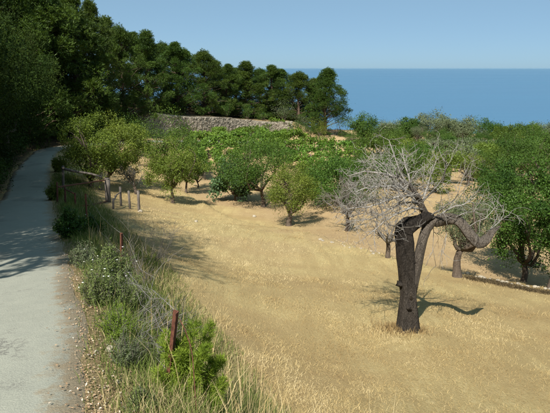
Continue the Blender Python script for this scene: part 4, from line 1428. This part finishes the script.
# ------------------------------------------------------------------ grasses and litter
def blades(name, X, Y, H, W, lean, rng, mat, tint, zo=0.0, label=None):
    N = len(X)
    Z = gz(X, Y) + zo
    a = rng.uniform(0, 6.283, N)
    ld = np.stack([np.cos(a), np.sin(a)], 1) * (H * np.sin(lean))[:, None]
    b = rng.uniform(0, 6.283, N)
    sx, sy = np.cos(b) * W / 2, np.sin(b) * W / 2
    hz = H * np.cos(lean)
    v0 = np.stack([X - sx, Y - sy, Z - .01], 1)
    v1 = np.stack([X + sx, Y + sy, Z - .01], 1)
    mx, my = X + ld[:, 0] * .42, Y + ld[:, 1] * .42
    v2 = np.stack([mx + sx * .8, my + sy * .8, Z + hz * .6], 1)
    v3 = np.stack([mx - sx * .8, my - sy * .8, Z + hz * .6], 1)
    v4 = np.stack([X + ld[:, 0], Y + ld[:, 1], Z + hz], 1)
    V = np.stack([v0, v1, v2, v3, v4], 1).reshape(-1, 3)
    q = np.arange(N)[:, None] * 5
    Fq = np.concatenate([q + np.array([[0, 1, 2]]), q + np.array([[0, 2, 3]]), q + np.array([[3, 2, 4]])], 0)
    o = link(name, np_mesh(name, V, Fq, np.repeat(np.clip(tint, 0, 1), 5)), mat)
    tag(o, label, name.replace('_', ' '), kind='stuff')
    return o

rng = np.random.default_rng(2)
N = 380000
Y = 4.0 * (46 / 4.0) ** rng.uniform(0, 1, N) ** .9
X = rng.uniform(-.42, .66, N) * (Y + 1.5)
sr, _ = poly_sd(RE2, X, Y)
sd, _ = poly_sd(LIP, X, Y)
dens = .22 + .78 * sstep(.3, .7, vnoise(X, Y, .8, 41)) * sstep(.25, .6, vnoise(X, Y, 3.5, 42))
keep = (sr > 1.5 + .5 * vnoise(X, Y, .7, 44)) & (rng.uniform(0, 1, N) < dens * np.where(sd < 0, .32, 1.0))
X, Y = X[keep], Y[keep]
n = len(X)
tall = sstep(.62, .85, vnoise(X, Y, 1.1, 45))
H = rng.uniform(.02, .075, n) * (1 + .9 * tall) * (1 + .012 * Y)
Wd = .0022 + .00036 * Y
tint = -.02 + .45 * vnoise(X, Y, 4.2, 48) + .55 * vnoise(X, Y, 1.2, 46) + .5 * (vnoise(X, Y, .33, 47) - .5) + .55 * (vnoise((X * .94 + Y * .34) * 3.2, (-X * .34 + Y * .94) * .35, 1.0, 49) - .5) + rng.normal(0, .16, n)
blades('dry_grass', X, Y, H, Wd, np.radians(rng.uniform(40, 90, n)), rng, M['straw'], tint, label='short straw-coloured dry grass covering the sloping field')

def along_verge(N, rng, lo, hi, y0=2.2, y1=34, pw=1.0):
    yy = y0 * (y1 / y0) ** rng.uniform(0, 1, N) ** pw
    i = np.interp(yy, re_s[:, 1][:60], np.arange(60)) if False else None
    m = re_s[:, 1] < 50
    xs = np.interp(yy, re_s[m][:, 1], re_s[m][:, 0])
    off = lo + (hi - lo) * rng.uniform(0, 1, N)
    return xs + off * 1.05, yy + off * .35, off
N = 95000
X, Y, off = along_verge(N, rng, -.03, 2.1)
g = vnoise(X, Y, .55, 51) * .6 + vnoise(X, Y, .16, 52) * .4
dens = (.12 + .88 * sstep(.03, .35, off)) * (1 - .7 * sstep(1.6, 2.1, off)) * (.3 + .7 * sstep(.28, .6, g + .15))
keep = rng.uniform(0, 1, N) < dens
X, Y, off, g = X[keep], Y[keep], off[keep], g[keep]
n = len(X)
green = vnoise(X, Y, .8, 53)
gm = sstep(.28, .46, green) * (1 - .4 * sstep(1.3, 1.9, off))
dry = rng.uniform(0, 1, n) > .38 + .55 * gm
tint = np.where(dry, .72 + rng.normal(0, .15, n), .22 + rng.normal(0, .13, n))
H = rng.uniform(.05, .30, n) * (.5 + .75 * sstep(0, .6, off)) * (1 - .6 * sstep(1.2, 2.1, off))
blades('verge_weeds', X, Y, H, .003 + .0005 * Y, np.radians(rng.uniform(5, 60, n)), rng, M['weed'], tint, label='mixed green and dry weeds along the road verge')

N = 900
X, Y, off = along_verge(N, rng, .5, 1.9, 2.6, 14)
keep = vnoise(X, Y, .5, 57) > .5
X, Y = X[keep], Y[keep]
blades('oat_stems', X, Y, rng.uniform(.35, .8, len(X)), np.full(len(X), .006), np.radians(rng.uniform(3, 30, len(X))), rng, M['straw'], rng.uniform(.3, 1, len(X)), label='thin dry wild oat stems standing in the verge')

# litter: fallen leaves and grit along the road edge
N = 26000
X, Y, off = along_verge(N, rng, -.32, 1.3, 2.2, 26)
keep = rng.uniform(0, 1, N) < np.where(off < 0, np.exp(off * 16), 1 - .85 * sstep(.15, .7, off))
X, Y, off = X[keep], Y[keep], off[keep]
n = len(X)
rdz = np.interp(Y, re_s[:, 1][re_s[:, 1] < 50], re_s[:, 2][re_s[:, 1] < 50])
Z = np.where(off < .03, rdz + .012, np.maximum(gz(X, Y), rdz - .06) + .006)
Z = np.where(off >= .03, gz(X, Y) + .012, Z)
a = rng.uniform(0, 6.28, n); L = rng.uniform(.008, .028, n); Wd = L * rng.uniform(.35, .8, n)
dx, dy = np.cos(a), np.sin(a)
tl = rng.normal(0, .25, n)
V = np.stack([np.stack([X - dx * L / 2, Y - dy * L / 2, Z], 1), np.stack([X + dy * Wd / 2, Y - dx * Wd / 2, Z + .004 + np.abs(tl) * Wd * .5], 1),
              np.stack([X + dx * L / 2, Y + dy * L / 2, Z + np.abs(tl) * L], 1), np.stack([X - dy * Wd / 2, Y + dx * Wd / 2, Z + .004], 1)], 1).reshape(-1, 3)
o = link('leaf_litter', np_mesh('leaf_litter', V, np.arange(n * 4).reshape(n, 4), np.repeat(rng.uniform(0, 1, n), 4)), M['litter'])
tag(o, 'brown fallen leaves and grit along the edge of the concrete road', 'leaf litter', kind='stuff')

# short dark brown blades along the right terrace edge, and a brown tuft round the dead tree's foot
N = 9000
t = rng.uniform(0, 1, N)
u_ = 466 + t * 104
pa = np.array([hit(466, 277.5), hit(500, 284), hit(540, 292), hit(572, 297)])
X = np.interp(t, [0, .33, .7, 1], pa[:, 0]) + rng.normal(0, .10, N)
Y = np.interp(t, [0, .33, .7, 1], pa[:, 1]) + rng.normal(0, .16, N)
blades('dark_blades', X, Y, rng.uniform(.03, .11, N), np.full(N, .010), np.radians(rng.uniform(30, 88, N)), rng,
       tint_mat('dark_brown_blade', [(0, (.03, .024, .014)), (.6, (.09, .065, .032)), (1, (.2, .15, .08))], .9), np.clip(rng.normal(.35, .25, N), 0, 1), label='low dark strip of short blades below the stones on the right')
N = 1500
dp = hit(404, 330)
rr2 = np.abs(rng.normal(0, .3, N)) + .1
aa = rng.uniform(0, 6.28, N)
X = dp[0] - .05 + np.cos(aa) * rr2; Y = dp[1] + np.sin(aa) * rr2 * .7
blades('brown_grass', X, Y, rng.uniform(.06, .2, N), np.full(N, .006), np.radians(rng.uniform(5, 60, N)), rng,
       tint_mat('umber', [(0, (.07, .045, .022)), (1, (.36, .25, .11))], .9), rng.uniform(0, 1, N), label='brown grass tuft round the foot of the dead tree')

# ------------------------------------------------------------------ summer haze over the sea
def build_haze():
    zt = 24.0
    b = Buf()
    b.box((0, 0, (zt - 159) / 2), (380000, 380000, zt + 159))
    m, n, l = new_mat('sea_haze')
    v = n.new('ShaderNodeVolumePrincipled')
    v.inputs['Color'].default_value = (0.36, 0.57, 0.74, 1)
    v.inputs['Density'].default_value = 0.5e-5
    v.inputs['Anisotropy'].default_value = 0.0
    o = n.new('ShaderNodeOutputMaterial')
    l.new(v.outputs[0], o.inputs['Volume'])
    tag(link('haze', b.mesh('haze', False), m), 'thin pale summer haze lying over the sea', 'haze', kind='stuff')
build_haze()
